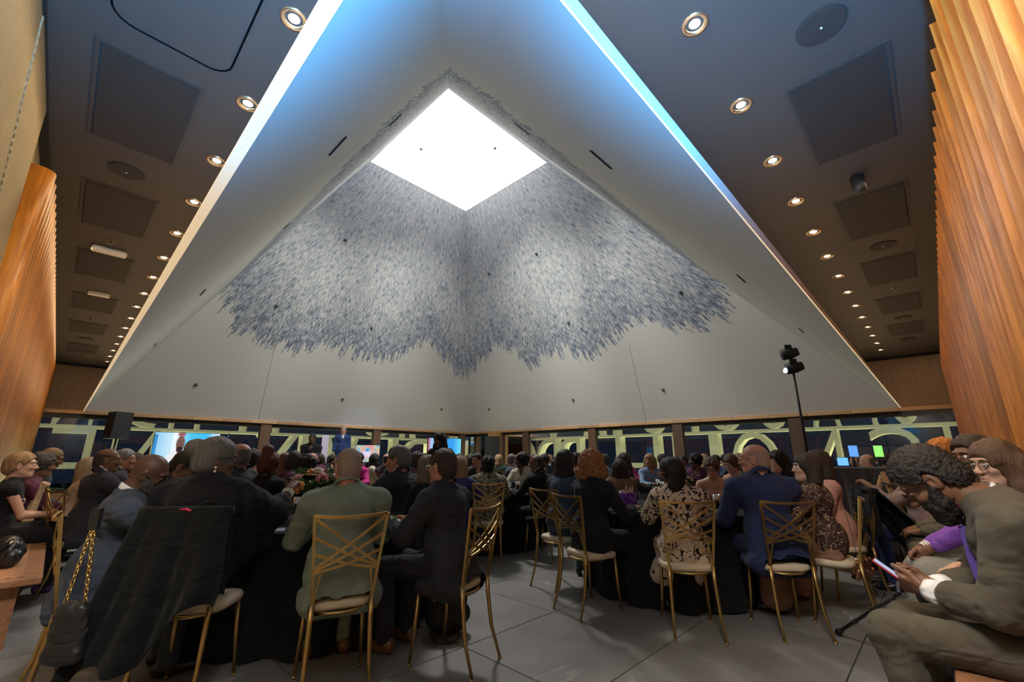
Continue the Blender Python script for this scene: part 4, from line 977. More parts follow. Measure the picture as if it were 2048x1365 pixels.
def chair_for(t, label, back=-.05, turn=0, dx=0.):
    th = t.rotation_euler.z + R(turn); x, y = t.location.x + dx, t.location.y
    return chair((x - math.sin(th) * (.0 + back) , y + math.cos(th) * (.0 + back)), th, label)

# ------------------------------------------------------------------ colours of the people near the camera
S_DARK, S_DEEP, S_BROWN, S_MID, S_FAIR, S_PINK = skin('dark', (.095, .045, .027)), skin('deep', (.06, .03, .02)), skin('brown', (.16, .075, .04)), skin('mid', (.30, .155, .095)), skin('fair', (.50, .29, .20)), skin('rosy', (.48, .22, .15))
H_BLACK, H_DKBR, H_GREY, H_BLOND, H_BROWN, H_RED, H_GINGER, H_AUB = hairm('black', (.012, .010, .010)), hairm('dark_brown', (.035, .02, .013)), hairm('grey', (.13, .118, .105)), hairm('blond', (.32, .19, .09)), hairm('brown', (.10, .055, .03)), hairm('copper_braids', (.10, .022, .012)), curlm('ginger', (.30, .13, .055)), curlm('black', (.015, .012, .011))
H_STUB = mat('hair_stubble', (.30, .21, .16), .8, bump=.5, bscale=400, vary=.3, vscale=120)
H_DKSTUB = mat('hair_dark_stubble', (.035, .025, .02), .8, bump=.4, bscale=400)
H_SALT = curlm('salt', (.05, .045, .042)); H_ORANGE = curlm('orange', (.42, .15, .03)); H_SILVER = hairm('silver', (.27, .255, .24))
ZEBRA = patterned('cream_black_leaves', (.02, .016, .014), (.62, .50, .37), 13, .45, 2.6)
ZEBSK = patterned('cream_sparse', (.02, .016, .014), (.62, .50, .37), 9, .335, 2.5)
LEOP = patterned('leopard', (.03, .026, .02), (.42, .37, .27), 46, .5, 1.2)
VINE = patterned('brown_vine', (.40, .28, .18), (.045, .022, .016), 26, .41, 3.0)
BLUEGREY, SAGE, CHARC, NAVY, OLIVE, DKGREY = fabric('blue_grey', (.048, .060, .082)), fabric('sage', (.19, .225, .165)), fabric('charcoal', (.028, .028, .034)), fabric('navy', (.018, .027, .076)), fabric('olive_grey', (.078, .066, .046)), fabric('dark_grey', (.045, .045, .05))
BLACKF, INK, PURPLE, PLUM, PINK, DENIM, BEIGE, TAN = fabric('black', (.010, .010, .012)), fabric('ink', (.012, .013, .022)), fabric('purple', (.17, .06, .33)), fabric('plum', (.10, .03, .06)), fabric('rose', (.52, .27, .20)), fabric('denim', (.05, .075, .12)), fabric('beige', (.55, .40, .26)), fabric('tan', (.22, .14, .085))
VIOLET = fabric('violet_blue', (.06, .06, .2)); SEQ = mat('black_sparkle', (.02, .02, .022), .35, .3, bump=.6, bscale=900)
LIPM = mat('lip_red', (.28, .06, .05), .4)
DEN_TEX = 0
NEAR = {}
def near(key, u, v, Y, hd, back=-.05, turn=0, chairlab=None, dx=0., **p):
    p.setdefault('shoemat', SHOE_B); t, k = by_head(p, u, v, Y, hd); NEAR[key] = (t, k)
    if chairlab: NEAR[key + '_chair'] = chair_for(t, chairlab, back, turn, dx)
    return t, k
lap = lambda z=.66, y=.34, x=.10: {'L': (-x, y, z), 'R': (x, y, z)}
table = lambda y=.46, x=.16: {'L': (-x, y, .80), 'R': (x, y, .80)}
# left near table
near('bluegrey', 300, 948, 2.85, -46, dx=.10, label='bald bearded person in a blue-grey suit leaning right, glasses on, at the left near table', skin=S_DARK, topmat=BLUEGREY, legmat=BLUEGREY, hair='bald', hairmat=H_DKSTUB, beard=1.15, beardmat=H_SALT, glasses=True, shirt=WHITECLOTH, lean=7, crane=.2, collz=-.05, head=(-20, -26, 8), wide=1.08, hands=table(), res=.0105, fres=.006, side=3,
     chairlab='gold chair under the bald person in the blue-grey suit')
near('bun', 434, 920, 2.92, 6, label='person with a grey hair bun in loose black clothes, turned right, glasses and pearl earring', fem=True, skin=S_BROWN, topmat=BLACKF, legs='skirt', legmat=BLACKF, skirtlen=.95, flare=.10, hair='bun', hairmat=H_GREY, glasses=True, lean=6, head=(-58, -4, 0), wide=1.12, g=.045, wob=.008, top='dress', hands={'L': (-.2, .4, .80), 'R': (.36, .46, 1.02)}, hints={'R': (.6, .15, -1)}, sleeve=.72, extra=[((.25, .1, .95), (.30, .22, .72), .09, .07), ((.2, .0, .95), (.24, .1, .66), .1, .07), ((-.2, .05, .9), (-.22, .1, .6), .1, .08)], eyes=True, res=.0105, fres=.006, hemz=.2, dx=.11,
     chairlab='gold chair with a black coat draped over its back')
near('green', 696, 935, 3.02, 26, label='person with close-cropped hair in a sage green suit jacket, seen from behind', skin=S_PINK, topmat=SAGE, legmat=SAGE, hair='buzz', hairmat=H_STUB, shirt=None, lean=8, slump=4, head=(6, -6, 0), wide=1.1, hands=table(.40), res=.0105, fres=.006, g=.02, shoemat=SHOE_BR, hemz=.36,
     chairlab='gold chair in front of the sage green jacket, its lattice back fully in view')
near('darksuit', 884, 935, 3.25, 63, label='dark-haired person with glasses in a charcoal suit and striped socks, back turned', skin=S_PINK, topmat=CHARC, legmat=CHARC, hair='short', hairmat=H_DKBR, shirt=None, glasses=mat('glasses_white', (.7, .7, .68), .3), lean=7, head=(-8, -4, 0), wide=1.04, hands=table(.4), res=.0105, fres=.006, shoemat=SHOE_BR, g=.02, hemz=.36,
     chairlab='gold chair of the person in the charcoal suit with striped socks')
near('between', 374, 935, 3.55, -75, label='person with short black hair, head bowed, between the bald person and the grey bun', skin=S_BROWN, topmat=BLACKF, hair='short', hairmat=H_BLACK, lean=14, head=(-10, -26, 0), hands=table(), res=.016, glasses=True)
near('gray', 795, 920, 4.55, 62, label='grey-haired person in a black suit and white collar turning left, hand hanging over the chair', skin=S_PINK, topmat=CHARC, hair='crop', hairmat=H_GREY, shirt=WHITECLOTH, lean=10, head=(20, -6, 0), wide=1.12, hands={'L': (-.30, .48, .83), 'R': (.12, .34, .66)}, res=.016, handspec={'L': {'dir': (-.2, .6, -.75), 'palm': (.3, -.6, -.4), 'curl': 22}}, finehands=.006, chairlab='gold chair of the grey-haired person in the black suit')
near('longgrey', 853, 938, 4.25, 62, label='person with long greyish brown hair, mostly hidden behind the charcoal suit', fem=True, skin=S_FAIR, topmat=BLACKF, hair='long', hairmat=hairm('ash', (.16, .115, .08)), lean=8, hands=lap(), res=.016, face=False)
near('topbun', 540, 930, 4.7, -8, label='person with copper braids pinned in a top bun, black top, seen from behind', fem=True, skin=S_BROWN, topmat=BLACKF, hair='topbun', hairmat=H_RED, lean=4, head=(-20, 0, 0), hands=table(), res=.016, chairlab='gold chair of the person with the copper braided top bun')
near('pearls', 614, 935, 4.75, -62, label='person with short black hair, glasses and a pearl necklace, chin on hand, facing right', fem=True, skin=S_DARK, topmat=BLACKF, hair='curlyshort', hairmat=H_AUB, glasses=True, lean=12, head=(-14, -8, 0), hands={'L': (-.14, .34, .66), 'R': (.05, .34, 1.02)}, res=.016, eyes=True, finehands=.006, handspec={'R': {'dir': (-.2, .1, .9), 'palm': (0, -1, .1), 'curl': 60}})
near('greybald', 478, 912, 5.0, 70, label='balding grey-haired person in a dark grey jacket behind the grey bun, facing left', skin=S_PINK, topmat=DKGREY, hair='fringe', hairmat=H_GREY, lean=2, head=(15, 4, 0), hands=lap(), res=.021, s=1.08)
# left side groups
near('tanned', 216, 922, 4.75, -28, label='bald person in a black suit under an orange light at the left table', skin=S_BROWN, topmat=CHARC, hair='fringe', hairmat=H_DKSTUB, shirt=WHITECLOTH, lean=3, head=(-25, 0, 0), hands=table(), wide=1.05, res=.016, chairlab='gold chair of the bald person in black at the left table')
near('silver', 250, 920, 5.7, -50, label='silver-haired person in a dark suit just behind the bald person at left', skin=S_PINK, topmat=DKGREY, hair='short', hairmat=H_SILVER, shirt=WHITECLOTH, lean=3, head=(-20, 0, 0), hands=lap(), res=.021)
near('brownfar', 270, 925, 6.4, -30, label='long brown-haired person with bare shoulders at the left table', fem=True, skin=S_FAIR, topmat=TAN, top='dress', sleeve=.2, hair='straight', hairmat=H_BROWN, lean=4, head=(-30, 0, 0), hands=table(), res=.021)
near('scarf', 178, 940, 5.15, -40, label='fair long-haired person beside the cream shawl on a gold chair at left', fem=True, skin=S_FAIR, topmat=BEIGE, top='dress', hair='long', hairmat=hairm('fair', (.34, .24, .14)), lean=0, head=(10, 0, 0), hands=lap(), res=.016, legs='skirt', legmat=BEIGE, skirtlen=.6, chairlab='gold chair hung with a brown handbag at left')
near('blonde', 44, 932, 4.42, -42, label='person with blond hair in a sleeveless black top on the left bench, hands clasped', fem=True, skin=S_FAIR, topmat=BLACKF, top='dress', sleeve=.04, g=.006, hair='short', hairmat=H_BLOND, lean=7, head=(-10, 2, 0), hands={'L': (-.015, .34, .70), 'R': (.035, .36, .70)}, legmat=BLACKF, res=.0105, fres=.006, finehands=.006, handspec={'L': {'palm': (.8, 0, -.4), 'curl': 45}, 'R': {'palm': (-.8, 0, -.4), 'curl': 45}}, hints={'L': (-.7, -.7, -.5), 'R': (.7, -.7, -.5)}, knees={'L': (.04, .46, .60, .16, .80, .26), 'R': (.12, .46, .51, .12, .44)}, shoemat=fabric('purple_shoe', (.06, .03, .08)), lipm=LIPM, eyes=True, vneck=0, seat=.46)
near('plum', 84, 932, 4.98, -42, label='curly-haired person in a plum sweater on the left bench, facing right', fem=True, skin=S_BROWN, topmat=PLUM, top='dress', hair='afro', hairmat=H_SALT, lean=12, head=(-10, -3, 0), hands={'L': (-.05, .42, .70), 'R': (.1, .46, .70)}, legmat=BLACKF, res=.016, seat=.46)
near('farbench', 103, 918, 5.75, -40, label='short-haired person in a dark jacket with pale collar, farthest on the left bench', skin=S_BROWN, topmat=DKGREY, hair='buzz', hairmat=hairm('fadeblond', (.16, .10, .05)), shirt=WHITECLOTH, lean=12, head=(-8, -16, 0), hands=lap(), res=.016, seat=.46)
# right near table
near('curly', 1184, 930, 4.2, -58, label='person with big ginger curls in a black dress and black heels, seen from behind', fem=True, skin=S_FAIR, topmat=INK, top='dress', legs='skirt', legmat=INK, skirtlen=.22, flare=.02, bare_legs=True, hair='bigcurl', hairmat=H_GINGER, lean=4, head=(34, 0, 0), hands=table(.4), sleeve=.9, wide=1.1, res=.0105, heel=1, g=.02, hemz=.43, chairlab='gold chair under the person with ginger curls')
near('zebra', 1343, 945, 3.82, -10, label='person with long black hair in a cream and black leaf-print dress, seen from behind', fem=True, skin=S_BROWN, topmat=ZEBRA, top='dress', legs='skirt', legmat=ZEBSK, skirtlen=.55, flare=.06, bare_legs=True, hair='straight', hairmat=H_BLACK, lean=7, head=(68, -14, 0), hands=table(.42), sleeve=.62, res=.0105, fres=.007, g=.03, glasses=mat('glasses_amber', (.5, .22, .05), .3), hemz=.46, chairlab='gold chair of the person in the cream and black print dress')
near('navy', 1508, 920, 3.82, -3, label='balding person with glasses in a navy suit, seen from behind', skin=S_PINK, topmat=NAVY, legmat=NAVY, hair='fringe', hairmat=H_STUB, shirt=WHITECLOTH, glasses=mat('glasses_wire', (.35, .3, .25), .3, .8), lean=7, head=(54, 0, 0), wide=1.12, hands=table(.4), res=.0105, fres=.006, g=.022, shoemat=SHOE_BR, hemz=.37, chairlab='gold chair in front of the navy suit')
near('vine', 1612, 938, 3.9, 52, label='person with short dark hair in a brown and cream vine-print top, profile to the left', fem=True, skin=S_FAIR, topmat=VINE, top='dress', legs='skirt', legmat=fabric('rust_skirt', (.28, .15, .09)), skirtlen=.9, hair='bob', hairmat=H_DKBR, lean=3, head=(28, 5, 0), hands=table(.4), sleeve=.6, res=.0105, fres=.006, g=.022, eyes=True, hemz=.44, chairlab='gold chair of the person in the vine-print top')
near('rose', 1634, 928, 4.45, 74, label='person in a rose pink dress mostly hidden behind the vine-print top', fem=True, skin=S_MID, topmat=PINK, top='dress', legs='skirt', legmat=PINK, skirtlen=.9, hair='long', hairmat=H_DKBR, lean=4, hands=table(.36), res=.016, chairlab='gold chair with a black coat hung on its back at the right')
near('reader', 1424, 936, 5.45, 158, label='person with tied dark hair and black glasses, bare shoulders, facing the camera with head bowed', fem=True, skin=S_FAIR, topmat=BLACKF, top='dress', sleeve=.0, hair='ponytail', hairmat=H_BROWN, glasses=True, lean=18, head=(-12, -22, 0), hands=table(.40), res=.0105, fres=.006, eyes=True, lipm=LIPM, g=.006, hemz=.5, strapless=1)
near('backless', 1462, 928, 6.4, 112, label='brown-haired person in an olive strappy dress, head bowed, behind the one in black glasses', fem=True, skin=S_FAIR, topmat=fabric('olive_strap', (.12, .075, .03)), top='dress', sleeve=.0, hair='ponytail', hairmat=H_BROWN, lean=16, head=(10, -20, 0), hands=table(.4), res=.016, g=.006, eyes=True, strapless=1)
near('blackhair', 1556, 925, 5.1, 120, label='person with long black hair right behind the navy suit', fem=True, skin=S_FAIR, topmat=NAVY, hair='verylong', hairmat=H_BLACK, lean=2, head=(-10, 0, 0), hands=lap(), res=.021, face=False)
near('denim', 1132, 925, 4.95, -50, label='person with long wavy black hair in a dark denim top left of the ginger curls', fem=True, skin=S_BROWN, topmat=DENIM, top='dress', legmat=DENIM, hair='long', hairmat=H_AUB, lean=6, head=(-10, 0, 0), hands=table(.4), res=.016, chairlab='gold chair just behind the ginger curls, left side')
near('browntan', 1240, 945, 6.1, 0, label='person with very long dark hair in a tan jacket right of the ginger curls', fem=True, skin=S_MID, topmat=TAN, hair='verylong', hairmat=H_DKBR, lean=2, head=(-10, -6, 0), hands=table(.4), res=.016, face=False, s=.92)
# table with the number sign
near('leopard', 977, 932, 6.05, 4, label='person with short black curls in a leopard-print top at the numbered table, seen from behind', fem=True, skin=S_BROWN, topmat=LEOP, top='dress', legs='skirt', legmat=LEOP, skirtlen=.8, hair='curlyshort', hairmat=H_AUB, lean=3, head=(-10, 0, 0), hands=table(.4), wide=1.15, g=.03, res=.016, chairlab='gold chair of the person in the leopard-print top')
near('baldblack', 1073, 928, 6.3, 48, label='bald person in a black suit with white collar facing left at the numbered table', skin=S_BROWN, topmat=BLACKF, hair='fringe', hairmat=H_DKSTUB, shirt=WHITECLOTH, lean=5, head=(28, -8, 0), hands=table(.4), res=.016, s=1.05, chairlab='gold chair of the bald person in black at the numbered table')
near('blondback', 922, 932, 5.9, -24, label='person with straight blond hair in a violet top behind the charcoal suit', fem=True, skin=S_FAIR, topmat=VIOLET, top='dress', hair='straight', hairmat=H_BLOND, lean=3, head=(-14, 0, 0), hands=table(.4), res=.016, face=False)
near('darkglasses', 1113, 938, 7.3, 150, label='person with dark hair and brown glasses facing the camera, left of the ginger curls', fem=True, skin=S_BROWN, topmat=BLACKF, hair='curlyshort', hairmat=H_AUB, glasses=True, lean=12, head=(-20, -12, 0), hands=table(.4), res=.021)
# right bench
near('purple', 1948, 915, 2.9, 58, label='person with braided hair in a purple dress on the right bench', fem=True, skin=S_BROWN, topmat=PURPLE, top='dress', legs='skirt', legmat=fabric('grey_skirt', (.2, .19, .17)), skirtlen=.5, hair='crop', hairmat=H_DKBR, lean=10, head=(32, -4, 0), hands={'L': (.02, .46, .66), 'R': (.08, .48, .65)}, res=.0105, fres=.005, finehands=.006, eyes=True, lipm=mat('lip_brown', (.14, .05, .04), .4), handspec={'L': {'curl': 55, 'palm': (.7, 0, -.6)}, 'R': {'curl': 55, 'palm': (-.7, 0, -.6)}})
near('longdark', 1992, 930, 2.42, 66, label='person with long dark brown hair and round glasses on the right bench', fem=True, skin=S_FAIR, topmat=BLACKF, top='dress', hair='long', hairmat=H_BROWN, glasses=True, lean=8, head=(22, -6, 0), hands=lap(), res=.0105, fres=.006, eyes=True)
near('orange', 1880, 903, 4.75, 50, label='person with orange curls behind the bearded person on the right bench', fem=True, skin=S_MID, topmat=OLIVE, hair='afro', hairmat=H_ORANGE, lean=4, head=(20, 0, 0), hands=lap(), res=.016, legmat=OLIVE)
near('phone', 1806, 935, 4.6, 62, label='person in a rosy blouse holding a phone up, seated by the black draped desk', fem=True, skin=S_MID, topmat=fabric('dusty', (.26, .17, .15)), top='dress', legmat=NAVY, hair='short', hairmat=H_DKBR, lean=10, head=(18, -4, 0), hands={'L': (-.05, .44, .98), 'R': (.08, .42, .9)}, res=.016, finehands=.007, chairlab='gold chair of the person holding a phone by the draped desk')
near('lapsit', 1885, 945, 3.75, 50, label='person in olive trousers leaning forward on the right bench behind the bearded person', skin=S_BROWN, topmat=OLIVE, legmat=OLIVE, hair='short', hairmat=H_BLACK, lean=14, head=(10, -10, 0), hands={'L': (-.1, .4, .66), 'R': (.1, .42, .66)}, res=.016)
# the large bearded person at the right edge, looking down at a phone
near('reading', 1858, 962, 2.03, 47, label='large bearded person in an olive grey suit reading a phone at the right edge', skin=S_BROWN, topmat=OLIVE, legmat=OLIVE, hair='curlytop', hairmat=curlm('saltdark', (.018, .0135, .011)), beard=1.2, glasses=True, shirt=WHITECLOTH, lean=9, slump=20, crane=.5, smax=1.16, collz=-.075, crease=.004, head=(0, -44, 0), wide=1.22, g=.024, wob=.0055,
     hands={'L': (-.055, .42, .70), 'R': (.045, .40, .70)}, hints={'L': (-.8, -.6, -.5), 'R': (.9, -.5, -.6)}, handspec={'L': {'dir': (.25, .9, .12), 'palm': (.75, .1, .55), 'curl': 48, 'thumb': .5}, 'R': {'dir': (-.2, .92, .12), 'palm': (-.75, .1, .55), 'curl': 48, 'thumb': .5}},
     knees={'L': (-.17, .58, .54, -.17, .50), 'R': (.12, .52, .52, .12, .44)}, fineleg=1, res=.0085, fres=.005, hres=.006, finehands=.0042, s=1.08, seat=.45, hemz=.40, sleeve=.80)
# ------------------------------------------------------------------ benches
def bench(name, near_t, far_t, side, lab):
    t = thing(name, lab, 'bench')
    q = (lambda p, r, z: W(p, r, z)) if side == 'L' else (lambda p, r, z: W(r, p, z))
    b0, b1 = (WL + .06, .10) if side == 'L' else (WR + .05, .12)
    H = lambda t0, t1, c0, c1, z0, z1: MB().hull([q(x, y, z) for x in (t0, t1) for y in (c0, c1) for z in (z0, z1)])
    o = H(near_t, far_t, b0, b1, .405, .455).build('seat_board', BENCHW, t); bevel(o, .012, 3)
    if side == 'L':   # woven seat inset near the free end
        WV, N, L, p = nodes('woven_seat'); tc = N.new('ShaderNodeTexCoord'); mp = N.new('ShaderNodeMapping'); mp.inputs['Rotation'].default_value = (0, 0, R(45)); L.new(tc.outputs['Object'], mp.inputs[0])
        ck = N.new('ShaderNodeTexChecker'); ck.inputs['Scale'].default_value = 38; ck.inputs[1].default_value = (.52, .26, .13, 1); ck.inputs[2].default_value = (.26, .11, .05, 1); L.new(mp.outputs[0], ck.inputs[0]); L.new(ck.outputs[0], p.inputs['Base Color']); p.inputs['Roughness'].default_value = .6
        H(near_t + .06, far_t - .1, b0 + .06, b1 - .10, .452, .459).build('woven_inset', WV, t)
    for x in (near_t + .18, (near_t + far_t) / 2, far_t - .2):
        P = [q(x + dx, y + dy, z) for dx in (-.03, .03) for (y, dy) in ((b0, .02), (b1, -.14)) for z in (0, .405)]
        P[4 - 2] = P[2]; MB().hull([q(x + sx * .035, y, z) for sx in (-1, 1) for y in (b0 + .02, b1 - .1) for z in (0, .405)]).build('leg', BENCHW, t)
    return t
bench('long_bench', 4.6, 11.5, 'L', 'long wooden bench with woven seat along the left ribbed wall')
bench('long_bench', 2.15, 8.5, 'R', 'long wooden bench along the right ribbed wall under the seated row')

# ------------------------------------------------------------------ tables
TABLES = {}
rg = random.Random(5)
top_me = MB().lathe([(.80, .70), (.82, .715), (.82, .735), (.80, .742)], 40).mesh('tabletop', mat('plywood', (.3, .2, .12), .6))
tl_me = MB().tube([(0, 0, .70), (0, 0, 0.02)], [.03, .03], 8).mesh('leg', BLACKM, True)
tf_me = MB().lathe([(.28, 0), (.28, .015), (.05, .03)], 20).mesh('foot', BLACKM)
def cloth_me(seed):
    r2 = random.Random(seed); n = 120; ph = [r2.uniform(0, 6.3) for _ in range(3)]; v = []; rows = [(0.001, .747, 0), (.5, .747, 0), (.815, .747, 0), (.832, .740, 0), (.838, .72, .1), (.845, .55, .4), (.855, .3, .75), (.87, .012, 1)]
    for r_, z, w in rows:
        for i in range(n):
            q = 2 * math.pi * i / n; d = w * (.035 * math.sin(q * 14 + ph[0]) + .022 * math.sin(q * 23 + ph[1]) + .015 * math.sin(q * 37 + ph[2])); v.append(((r_ + d) * math.cos(q), (r_ + d) * math.sin(q), z))
    b = MB().add(v, [(j * n + i, (j + 1) * n + i, (j + 1) * n + (i + 1) % n, j * n + (i + 1) % n) for j in range(len(rows) - 1) for i in range(n)]); return b.mesh('tablecloth', BLACKCLOTH, True)
CL = [cloth_me(3), cloth_me(9)]
def table_(key, x, y, desc):
    t = thing('round_table', 'round banquet table under the black cloth, ' + desc, 'table', (x, y, 0), 0, 'round banquet tables'); put('tabletop', top_me, t); put('leg', tl_me, t); put('foot', tf_me, t)
    c = put('tablecloth', CL[len(TABLES) % 2]); c.location = (x, y, .001); c.rotation_euler = (0, 0, len(TABLES)); tag(c, 'floor-length black tablecloth, ' + desc, 'tablecloth', 'black tablecloths'); TABLES[key] = (x, y, desc)
for key, x, y, d in (('T1', -1.5, 4.02, 'left near table'), ('T2', 1.72, 4.85, 'right near table'), ('T3', -.3, 7.1, 'numbered table in the aisle'), ('T0', -4.1, 6.2, 'table by the left bench'), ('T5', 3.0, 7.45, 'table behind the navy suit'),
                     ('F1', -2.7, 7.7, 'second row left table'), ('F3', -5.0, 9.0, 'table below the loudspeaker'), ('F4', -1.9, 10.3, 'table below the presenter'), ('F5', 1.2, 10.0, 'table before the orange pier'), ('F7', 3.9, 10.2, 'table below the outdoor O'), ('F8', -4.0, 12.0, 'table below the large screen'), ('F9', -.4, 13.0, 'table in the far corner'), ('F11', 6.0, 8.6, 'table behind the draped desk'), ('F12', 2.3, 12.8, 'far right window table')):
    table_(key, x, y, d)

# ------------------------------------------------------------------ tableware
GLASSM, N_, L_, p_ = nodes('drinking_glass')
N_.remove(p_); tr = N_.new('ShaderNodeBsdfTransparent'); gl = N_.new('ShaderNodeBsdfGlossy'); gl.inputs['Roughness'].default_value = .03; lw = N_.new('ShaderNodeLayerWeight'); lw.inputs[0].default_value = .35; tr.inputs[0].default_value = (.93, .95, .95, 1)
mx_ = N_.new('ShaderNodeMixShader'); L_.new(lw.outputs['Fresnel'], mx_.inputs[0]); L_.new(tr.outputs[0], mx_.inputs[1]); L_.new(gl.outputs[0], mx_.inputs[2]); L_.new(mx_.outputs[0], N_['Material Output'].inputs[0])
TEA = mat('iced_tea', (.42, .13, .02), .15); WATER = mat('iced_water', (.55, .58, .58), .1)
tumbler_me = MB().lathe([(.001, .004), (.030, .004), (.036, .14), (.038, .14), (.032, 0), (.001, 0)], 20, closed=True).mesh('bowl', GLASSM, True)
drink_me = {n: MB().lathe([(.001, .006), (.029, .006), (.0335, .095), (.001, .096)], 16, closed=True).mesh('drink', m, True) for n, m in (('tea', TEA), ('water', WATER))}
plate_me = MB().lathe([(.001, .0), (.08, .0), (.135, .018), (.137, .021), (.085, .006), (.001, .005)], 32, closed=True).mesh('plate', mat('white_china', (.72, .71, .68), .2), True)
GREENS = [mat('salad_green', (.12, .22, .04), .6), mat('salad_light', (.30, .38, .12), .6), mat('tomato', (.45, .06, .03), .4), mat('bread', (.55, .36, .18), .8)]
b = MB(); r3 = random.Random(4)
for k in range(46):
    b.mi = r3.choice((0, 0, 1, 1, 2)); a_, r_ = r3.uniform(0, 6.3), .075 * math.sqrt(r3.random()); b.ball((r_ * math.cos(a_), r_ * math.sin(a_), .016 + r3.uniform(0, .026)), (r3.uniform(.012, .024), r3.uniform(.01, .018), .006), 6, 4, Matrix.Rotation(r3.uniform(-.9, .9), 3, 'X') @ Matrix.Rotation(r3.uniform(0, 3), 3, 'Z'))
b.mi = 3; b.ball((.09, .03, .03), (.035, .025, .02), 8, 5); salad_me = b.mesh('salad', GREENS, True)
TZ = .748
def glass(x, y, kind, lab, z=TZ):
    t = thing('drinking_glass', lab, 'glass', (x, y, z), 0, 'drinking glasses on the tables'); put('bowl', tumbler_me, t)
    if kind: put('drink', drink_me[kind], t)
def plate(x, y, lab, rz=0):
    t = thing('dinner_plate', lab, 'plate', (x, y, TZ), rz, 'plates of salad'); put('plate', plate_me, t); put('salad', salad_me, t)
def px_on(u, v, z=TZ): p = atz(u, v, z); return p[0], p[1]
SEATWORD = ['first', 'second', 'third', 'fourth', 'fifth', 'sixth', 'seventh', 'eighth', 'ninth', 'tenth', 'eleventh', 'twelfth', 'thirteenth', 'fourteenth', 'fifteenth', 'sixteenth', 'seventeenth', 'eighteenth']
plate(-.92, 3.72, 'salad plate between the sage green jacket and the charcoal suit'); plate(-2.0, 3.6, 'salad plate before the person with the grey bun', 1.2); plate(1.25, 4.38, 'salad plate right of the ginger curls', 2); plate(1.95, 4.22, 'plate before the navy suit on the right near table', 3)
plate(2.15, 5.2, 'salad plate before the person in black glasses facing the camera', 4); plate(-1.75, 4.6, 'plate at the far side of the left near table', 5)
glass(-1.72, 3.48, 'tea', 'glass of tea by the bracelet of the person with the grey bun'); glass(-1.95, 4.3, 'water', 'water glass left of the flower centrepiece'); glass(-1.2, 4.5, 'water', 'water glass right of the flower centrepiece')
glass(1.42, 4.32, 'water', 'large water glass left of the print dress'); glass(1.5, 4.46, 'water', 'second water glass beside the salad plate at the print dress'); glass(1.80, 4.36, 'tea', 'glass of amber tea nearest the navy suit'); glass(1.70, 4.45, 'tea', 'amber tea glass beside the candle'); glass(1.35, 5.2, None, 'empty glass at the far left of the right near table'); glass(2.2, 4.7, 'tea', 'tea glass behind the navy suit')
glass(-.02, 6.58, 'water', 'water glass at the leopard-print elbow'); glass(.05, 6.7, 'water', 'second glass right of the leopard print'); glass(-.75, 6.75, None, 'empty glass beside the number sign'); glass(.2, 7.3, 'tea', 'tea glass before the bald person in black')
# candle
t = thing('candle', 'small lit candle in a glass cup by the amber tea', 'candle', (1.62, 4.36, TZ)); put('cup', tumbler_me, t).scale = (1, 1, .6); MB().lathe([(.001, .02), (.022, .02), (.022, .05), (.001, .05)], 12, closed=True).build('wax', mat('wax', (.8, .7, .5), .5), t); MB().ball((0, 0, .066), (.006, .006, .014), 8, 6).build('flame', mat('flame', (1, .6, .2), emit=(1, .55, .15), estr=30), t)
# carafe
t = thing('carafe', 'tall clear glass carafe at the middle of the right near table', 'carafe', (1.78, 4.72, TZ)); MB().lathe([(.001, 0), (.05, 0), (.055, .03), (.05, .1), (.026, .17), (.024, .22), (.034, .25)], 20, closed=True).build('body', GLASSM, t, True)
# purple gift bag
t = thing('gift_bag', 'purple gift bag with pale tissue on the right near table', 'bag', (1.30, 4.78, TZ), .3); o = MB().box((0, 0, .075), (.075, .05, .075)).build('bag', patterned('purple_bag', (.42, .25, .55), (.13, .035, .30), 24, .42), t); bevel(o, .004)
b = MB()
for k in range(6): b.tube([(-.05 + .02 * k, 0, .14), (-.055 + .022 * k, .01 * (-1) ** k, .19 + .02 * (k % 3))], [.018, .003], 5)
b.build('tissue', mat('tissue', (.65, .45, .38), .9), t)
# programme card
o = MB().box((0, 0, .002), (.11, .075, .002)).build('programme', mat('lilac_card', (.30, .27, .42), .6)); o.location = (-1.68, 3.30, TZ); o.rotation_euler = (0, 0, .4); tag(o, 'lilac printed programme at the table edge left of the sage jacket', 'programme')
# number sign on table T3
t = thing('number_sign', 'white table sign with the number 2', 'sign', (-.52, 6.42, TZ), R(3)); MB().box((0, 0, .11), (.075, .002, .11)).build('card', PAPER, t); MB().box((0, .012, .008), (.06, .03, .008)).build('stand', WHITEP, t)
def text_mesh(s, size, m, name, ext=.0015):
    cu = bpy.data.curves.new('txt', 'FONT'); cu.body = s; cu.size = size; cu.extrude = ext; cu.align_x = 'CENTER'; cu.align_y = 'CENTER'; tmp = bpy.data.objects.new('tmp', cu); COL.objects.link(tmp)
    dg = bpy.context.evaluated_depsgraph_get(); dg.update(); me = bpy.data.meshes.new_from_object(tmp.evaluated_get(dg)); bpy.data.objects.remove(tmp); me.materials.clear(); me.materials.append(m); me.name = name; return me
o = put('numeral', text_mesh('2', .13, mat('print_ink', (.04, .04, .05), .7), 'numeral'), t); o.location = (0, -.0025, .075); o.rotation_euler = (R(90), 0, 0)
